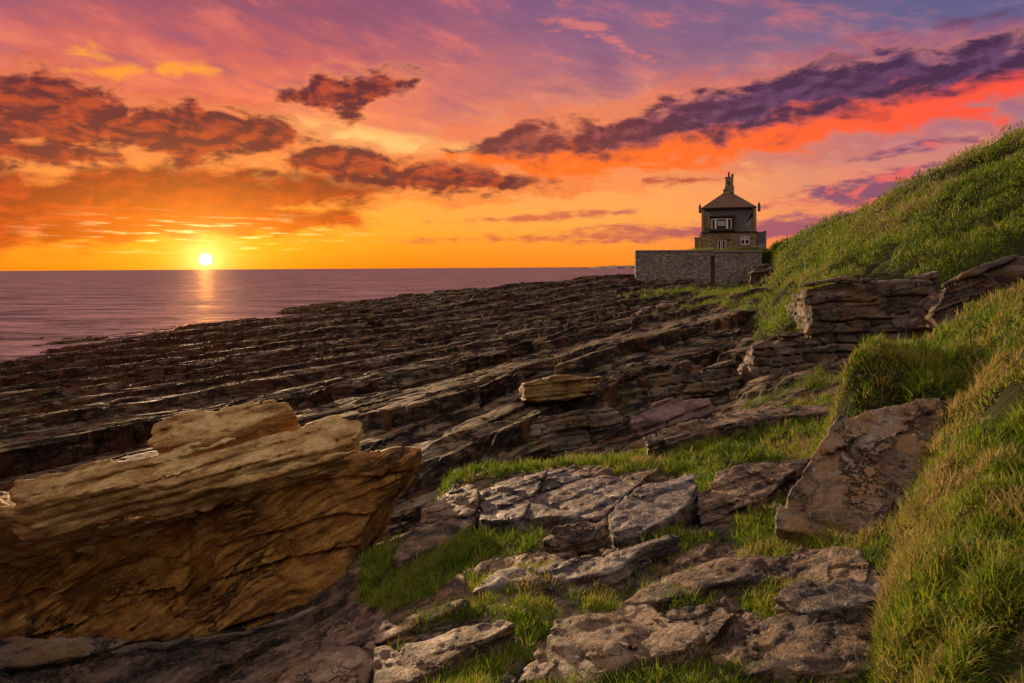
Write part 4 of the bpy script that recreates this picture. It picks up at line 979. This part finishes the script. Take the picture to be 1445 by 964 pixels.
# slate slope, wide at the eave and drawn in at the foot
sl_t = [(zx(240), zz(440)), (zx(728), zz(446)), (zx(632), zz(600)), (zx(660), zm + .12), (zx(300), zm + .12), (zx(300), zz(500))]
ms = MB(); f_ = [(x, Y0 + .22 + (z - zm) * .10, z) for x, z in sl_t]; b_ = [(x, y + .06, z) for x, y, z in f_]
ms.poly(f_); ms.poly(b_[::-1])
for i in range(6): ms.poly([f_[(i + 1) % 6], f_[i], b_[i], b_[(i + 1) % 6]])
ms.build('slate_slope', M['slate'], h)
# dormer
dm = MB().box(zx(294), zx(528), Y0 - .35, Y0 + .9, zz(660), zz(640)).box(zx(286), zx(536), Y0 - .45, Y0 + 1.0, zz(528), zz(512)).box(zx(500), zx(528), Y0 - .35, Y0 + .9, zz(639), zz(529)).box(zx(294), zx(302), Y0 - .35, Y0 + .9, zz(639), zz(529)).box(zx(303), zx(499), Y0 + .3, Y0 + .9, zz(639), zz(529))
dm = dm.build('dormer', M['dark'], h)
def window(x0, x1, z0, z1, y, mull, rail, blind=None, parent=h, fr=.09):
    g = MB()
    g.box(x0, x1, y, y + .09, z0, z0 + fr).box(x0, x1, y, y + .09, z1 - fr, z1).box(x0, x0 + fr, y, y + .09, z0 + fr, z1 - fr).box(x1 - fr, x1, y, y + .09, z0 + fr, z1 - fr)
    for m_, wd in mull: g.box(m_ - wd / 2, m_ + wd / 2, y + .005, y + .085, z0 + fr, z1 - fr)
    for r_, a, b in rail: g.box(a, b, y + .01, y + .08, r_ - .04, r_ + .04)
    w = g.build('window', M['white'], parent)
    p = MB().box(x0 + fr, x1 - fr, y + .10, y + .12, z0 + fr, z1 - fr).build('pane', M['pane'], w)
    if blind:
        MB().box(*blind[:2], y + .088, y + .098, *blind[2:]).build('blind', M['blind'], w)
    return w
window(zx(303), zx(497), zz(646), zz(541), Y0 - .34, [(zx(343), .22), (zx(455), .22)], [], (zx(362), zx(440), zz(612), zz(562)))
cu = MB().box(zx(262), zx(272), Y0 - .30, Y0 - .1, zz(632), zz(536)).box(zx(273), zx(293), Y0 - .34, Y0 + .1, zz(640), zz(524)).build('dormer_cheek', M['quoin'], h)
for a, b in ((362, 396), (404, 440)): window(zx(a), zx(b), zz(848), zz(746), Y0 + .12, [], [], None, fr=.10)
window(zx(587), zx(670), zz(793), zz(702), Y0 + .10, [(zx(628), .12)], [(zz(748), zx(592), zx(668))], (zx(596), zx(662), zz(742), zz(708)))
MB().box(w1[0] - .1, w1[1] + .1, Y0 - .06, Y0 + .1, w1[2] - .12, w1[2] - .003).build('window_sill', M['coping'], h)
MB().box(w2[0] - .1, w2[1] + .1, Y0 - .06, Y0 + .1, w2[2] - .14, w2[2] - .003).build('window_sill', M['coping'], h)
v_ = MB(); k = 14; n0 = zx(470); z0_ = zz(746)
v_.v = [(n0 + r * math.cos(2 * math.pi * i / k), y, z0_ + r * math.sin(2 * math.pi * i / k)) for r, y in ((.18, Y0 - .05), (.18, Y0 - .001)) for i in range(k)]
v_.f = [list(range(k))[::-1]] + [[i, (i + 1) % k, k + (i + 1) % k, k + i] for i in range(k)]
v_.build('round_vent', M['dark'], h)
# main roof
ap = (xl + xr) / 2 + .05; yc = (Y0 + Y1) / 2
MB().box(xl - .02, xr + .02, Y0 - .02, Y1 + .15, ze + .002, ze + .14).build('eave', M['dark'], h)
MB().frustum(xl - .04, xr + .04, Y0 - .06, Y1 + .2, ze + .142, ap - .55, ap + .55, yc - .55, yc + .55, za).build('pyramid_roof', M['tile'], h)
# corner stacks on the eaves
for a in (190, 766):
    xx = zx(a); MB().box(xx - .16, xx + .16, Y0 + .1, Y0 + .45, zz(478), zz(405)).cyl(xx, Y0 + .28, zz(405), zz(388), .10, .08).build('eave_stack', M['lead'], h)
# chimney
ch = MB().box(zx(444), zx(538), yc - .65, yc + .65, zz(272), zz(205)).box(zx(452), zx(530), yc - .55, yc + .55, zz(205) + .002, zz(118)).box(zx(447), zx(534), yc - .6, yc + .6, zz(118) + .002, zz(110)).box(zx(430), zx(443), yc - .35, yc + .35, zz(272), zz(228)).build('chimney', M['stone'], h)
MB().cyl(zx(487), yc - .1, zz(110), zz(74), .16, .12).cyl(zx(487), yc - .1, zz(72), zz(56), .14, .10).build('chimney_pot', M['pot'], ch)
MB().cyl(zx(524), yc, zz(110), zz(76), .15, .15).build('chimney_pot', M['pot'], ch)
MB().box(zx(476), zx(498), yc - .57, yc - .553, zz(192), zz(160)).build('flue_opening', M['dark'], ch)
# side buildings
MB().box(zx(136), zx(186), Y0 + .6, Y0 + 4, 7.3, zz(726)).build('left_annex', M['stone'], h)
MB().box(zx(132), zx(190), Y0 + .5, Y0 + 4.1, zz(725), zz(716)).build('annex_roof', M['coping'], h)
MB().box(zx(188), zx(203), Y0 + .3, Y0 + 1.2, 7.3, zz(680)).build('buttress', M['quoin'], h)
ra = MB().box(zx(742), zx(834), Y0 + .5, Y0 + 5, 7.3, zz(790)).build('right_annex', M['stone2'], h)
MB().box(zx(742), zx(822), Y0 + .55, Y0 + 5, zz(790) + .002, zz(672)).build('slate_lean_to', M['slate'], h)
MB().box(zx(823), zx(836), Y0 + .5, Y0 + 5.1, zz(790) + .002, zz(662)).build('lean_to_wall', M['stone2'], h)

h.rotation_euler = (0, 0, R(-15)); h.scale = (.955, 1, 1)
# garden wall: coping, two lengths and a recessed iron door
WD = 80.0
def wx(px): return ray(px, 380)[0] * WD
def wz(px, py): return CH + ray(px, py)[2] * WD
w = bpy.data.objects.new('garden_wall', None); COL.objects.link(w); w.location = (wx(985), WD, 3.5)
tag(w, 'high grey rubble stone wall with pale coping in front of the house', 'wall')
x0, x1, x2, x3 = wx(897), wx(1003), wx(1009), wx(1076)
zt = wz(930, 355)
MB().box(x0, x1, WD, WD + .6, 1.8, zt).box(x1 + .002, x2 - .002, WD, WD + .6, wz(1005, 361), zt - .05).build('wall_length', M['wall'], w)
MB().box(x2, x3, WD + .1, WD + .6, 1.8, zt - .12).build('wall_length', M['wall'], w)
MB().box(x0 - .05, x1 + .2, WD - .10, WD + .7, zt + .002, zt + .17).build('coping', M['coping'], w)
MB().box(x1 + .202, x3 + .05, WD - .02, WD + .7, zt - .10, zt + .08).build('coping', M['coping'], w)
MB().box(x1 + .01, x2 - .01, WD + .25, WD + .33, 1.8, wz(1005, 361) - .01).build('iron_door', M['rust'], w)
prism('side_wall', [(x0, WD + .602), (x0 + .6, WD + .602), (x0 + 4.9, WD + 22), (x0 + 4.3, WD + 22)], 1.8, zt, M['wall'], w)
w['kind'] = 'thing'

# low dark bush on the skyline and far headland
hd = MB()
hpts = []
for i, px in enumerate(np.linspace(830, 905, 26)):
    hpts.append((ray(px, 376)[0] * 3000, 3000 + 200 * math.sin(i), 0.5, 4.0 + 7.5 * min(1, max(0, (px - 835) / 25)) * (0.85 + .3 * random.random())))
for i in range(25):
    a, b = hpts[i], hpts[i + 1]; n = len(hd.v)
    hd.v += [(a[0], a[1], -3), (a[0], a[1] + 60, a[3]), (a[0], a[1] + 500, -3), (b[0], b[1], -3), (b[0], b[1] + 60, b[3]), (b[0], b[1] + 500, -3)]
    hd.f += [[n, n + 3, n + 4, n + 1], [n + 1, n + 4, n + 5, n + 2]]
tag(hd.build('headland', simple('far_land', (.06, .035, .04), .9, .1)), kind='structure')

# ---------------------------------------------------------------- grass, blade by blade
def blades(name, P, Ln, Wd, lean, tint, m, seg=3, parent=None):
    """P (N,3) roots, Ln lengths, Wd widths, lean (N,2) horizontal lean per unit length"""
    N = len(P); a = rng.uniform(0, 2 * np.pi, N); sx, sy = np.cos(a), np.sin(a)
    ts = np.linspace(0, 1, seg + 1)[:-1]; V = []; tip = []
    for t in ts:
        cx_ = P[:, 0] + lean[:, 0] * Ln * t ** 1.8; cy_ = P[:, 1] + lean[:, 1] * Ln * t ** 1.8
        cz_ = P[:, 2] + Ln * t * np.sqrt(np.clip(1 - .5 * t * (lean ** 2).sum(1), .12, 1)) - .01
        w = Wd * (1 - .75 * t) * .5
        V.append(np.stack([cx_ - sx * w, cy_ - sy * w, cz_], 1)); V.append(np.stack([cx_ + sx * w, cy_ + sy * w, cz_], 1)); tip += [t, t]
    V.append(np.stack([P[:, 0] + lean[:, 0] * Ln, P[:, 1] + lean[:, 1] * Ln, P[:, 2] + Ln * np.sqrt(np.clip(1 - .5 * (lean ** 2).sum(1), .12, 1)) - .01], 1)); tip.append(1.0)
    k = 2 * seg + 1; V = np.stack(V, 1).reshape(-1, 3); b = (np.arange(N) * k)[:, None]
    Q = [b + np.array([[2 * i, 2 * i + 1, 2 * i + 3, 2 * i + 2]]) for i in range(seg - 1)]
    Tt = b + np.array([[2 * seg - 2, 2 * seg - 1, 2 * seg]])
    o = new_mesh(name, V, [np.concatenate(Q), Tt] if Q else [Tt], m, parent, smooth=False)
    attr(o, 'tint', np.repeat(tint, k)); attr(o, 'tip', np.tile(tip, N))
    return o
def tufts(hf, xy, per, rad, length, width, spread=.9, dry=None, zoff=0.0, lvar=.5, wind=(.10, -.05), patch=1.4):
    n = len(xy); per_n = rng.integers(int(per * .6), int(per * 1.4) + 1, n)
    idx = np.repeat(np.arange(n), per_n); N = len(idx)
    r = np.sqrt(rng.uniform(0, 1, N)); a = rng.uniform(0, 2 * np.pi, N)
    sc = rng.uniform(1 - lvar, 1 + lvar * .7, n)
    R_ = (rad if np.ndim(rad) else np.full(n, rad)) * sc
    ox, oy = np.cos(a) * r, np.sin(a) * r
    x = xy[idx, 0] + ox * R_[idx]; y = xy[idx, 1] + oy * R_[idx]
    z = hf(x, y) + zoff + (1 - r ** 2) * R_[idx] * .8
    Ln_ = (length if np.ndim(length) else np.full(n, length))[idx] * sc[idx] * (1.05 - .45 * r ** 2) * rng.uniform(.55, 1.2, N)
    Wd_ = (width if np.ndim(width) else np.full(n, width))[idx] * rng.uniform(.7, 1.3, N)
    ln = np.stack([ox * spread + wind[0] + rng.normal(0, .34, N), oy * spread + wind[1] + rng.normal(0, .34, N)], 1)
    base = rng.uniform(.0, .8, n) + .28 * sstep(fb2(xy[:, 0] * patch, xy[:, 1] * patch, 3, 440), -.2, .3); d = (dry if dry is not None else np.zeros(n))
    tint = np.clip(base[idx] * .75 + rng.normal(.10, .12, N) + d[idx] * rng.uniform(.2, .75, N) + (r > .85) * rng.uniform(0, .2, N), 0, 1)
    return np.stack([x, y, z], 1), Ln_, Wd_, ln, tint
def samp(n, u0, u1, d0, d1):
    u = rng.uniform(u0, u1, n); d = np.exp(rng.uniform(math.log(d0), math.log(d1), n)); return np.stack([u * d, d], 1)

# near bank
def dryness(xy, f, seed, t=.15): return sstep(fb2(xy[:, 0] * f, xy[:, 1] * f, 4, seed), t - .12, t + .15)
xy = samp(5600, .42, 1.15, 1.9, 10.0)
zz_ = base_bank(xy[:, 0], xy[:, 1]); zf = base_front(xy[:, 0], xy[:, 1])
px, py = topix(np.stack([xy[:, 0], xy[:, 1], zz_], 1))
keep = (zz_ > zf + .03) & (fb2(xy[:, 0] * 2.2, xy[:, 1] * 2.2, 3, 401) > -.26)
lsl = polysd(px, py, [(1094, 742), (1098, 700), (1130, 655), (1170, 596), (1260, 580), (1340, 572), (1320, 650), (1275, 705), (1240, 750), (1160, 756)])
keep &= ~((lsl < 4) & (xy[:, 1] < 6.0))
xy = xy[keep]; D = xy[:, 1]
bk = blades('grass', *tufts(h_bank, xy, 60, .105 * (D / 4) ** .5, .070 * (D / 4) ** .35, .0085 * (D / 4) ** .6, lvar=.6, dry=dryness(xy, 2.4, 402, .18), spread=1.5), M['blade'])
tag(bk, 'long tussocky grass with dry brown tufts covering the steep bank at right', 'grass', kind='stuff')
# shelf patches between the slabs
xy = samp(26000, -.45, .72, 2.2, 13.5); z_ = base_front(xy[:, 0], xy[:, 1])
gmv, sd = front_mask(xy[:, 0], xy[:, 1], z_)
keep = (sd < 2)
scat = (sd >= 2) & (sd < 60) & (fb2(xy[:, 0] * 2.5, xy[:, 1] * 2.5, 3, 411) > .42) & (rng.uniform(0, 1, len(xy)) < .18) & (xy[:, 0] > -.9)
keep |= scat
xy = xy[keep]; D = xy[:, 1]
def h_shelf(x, y): return base_front(x, y) + fb2(x * 1.8, y * 1.8, 3, 77) * .06 + .02
sg = blades('grass', *tufts(h_shelf, xy, 24, .055 * (D / 5) ** .5, .066 * (D / 5) ** .45, .0075 * (D / 5) ** .7, lvar=.6, dry=dryness(xy, 1.1, 412, .28) * .7), M['blade'])
tag(sg, 'bright green grass growing in strips and tufts between the foreground slabs', 'grass', kind='stuff')
# hillside
xy = samp(13500, .30, 1.05, 13.5, 92.0); z_ = base_hill(xy[:, 0], xy[:, 1]); zp = base_platform(xy[:, 0], xy[:, 1])
keep = (z_ > zp + .25) & (fb2(xy[:, 0] * .8, xy[:, 1] * .6, 3, 403) > -.30)
xy = xy[keep]; D = xy[:, 1]
def h_hill2(x, y): return h_hill(x, y)
hg = blades('grass', *tufts(h_hill2, xy, 34, .33 * (D / 20) ** .6, .15 * (D / 20) ** .35, .023 * (D / 20) ** .9, lvar=.7, patch=.5, dry=dryness(xy, .22, 422, .22) * .8, spread=1.35), M['blade_far'], seg=2)
tag(hg, 'thick green grass over the whole slope of the hill', 'grass', kind='stuff')
# grass on top of the terrace, just showing over the wall, and patches on the shore below the hill
xy = np.stack([rng.uniform(21.5, 31, 900), rng.uniform(80.9, 85.5, 900)], 1)
tg = blades('grass', *tufts(lambda x, y: np.full(len(x), 7.55), xy, 16, .3, .42, .05), M['blade_far'], seg=2)
tag(tg, 'short grass on the level ground between garden wall and house', 'grass', kind='stuff')
xy = samp(16000, .05, .62, 13.5, 75); z_ = h_platform(xy[:, 0], xy[:, 1])
px, py = topix(np.stack([xy[:, 0], xy[:, 1], z_], 1))
pp = [[(960, 440), (1010, 412), (1060, 405), (1130, 420), (1130, 455), (1090, 480), (1060, 440), (1000, 430)], [(1040, 572), (1100, 555), (1170, 525), (1180, 560), (1100, 575)], [(690, 522), (740, 512), (790, 520), (740, 532)], [(850, 560), (880, 540), (900, 560), (870, 575)], [(870, 425), (960, 405), (1040, 400), (1040, 412), (960, 420)]]
sdm = np.min([polysd(px + fb2(xy[:, 0], xy[:, 1], 3, 5) * 20, py + fb2(xy[:, 0], xy[:, 1], 3, 6) * 10, p) for p in pp], 0)
xy = xy[(sdm < 0) & (fb2(xy[:, 0] * .6, xy[:, 1] * .6, 3, 431) > -.1)]; D = xy[:, 1]
mg = blades('grass', *tufts(h_platform, xy, 22, .13 * (D / 18) ** .6, .16 * (D / 18) ** .4, .010 * (D / 18) ** .8), M['blade_far'], seg=2)
tag(mg, 'mossy green grass in the joints of the dark shore rocks', 'grass', kind='stuff')

# rounded gorse bush on the skyline beside the house
bc = at(1108, 349, 68)
b_ = bpy.data.objects.new('bush', None); COL.objects.link(b_); b_.location = bc
tag(b_, 'low dark bush on the skyline just right of the house', 'bush')
nb = 2600; th_ = rng.uniform(0, 2 * np.pi, nb); ph_ = np.arccos(rng.uniform(-.2, 1, nb)); rr_ = rng.uniform(.55, 1.05, nb) * (1 + .3 * np.sin(3 * th_))
bp = np.stack([bc[0] + 1.15 * rr_ * np.sin(ph_) * np.cos(th_), bc[1] + .9 * rr_ * np.sin(ph_) * np.sin(th_), bc[2] - .25 + .75 * rr_ * np.cos(ph_)], 1)
bo = blades('leafy_mass', bp, np.full(nb, .20), np.full(nb, .07), np.stack([np.sin(ph_) * np.cos(th_), np.sin(ph_) * np.sin(th_)], 1), rng.uniform(0, .35, nb), M['blade_far'], seg=2)
bo.parent = b_; bo.matrix_parent_inverse = Matrix.Translation(-Vector(bc))
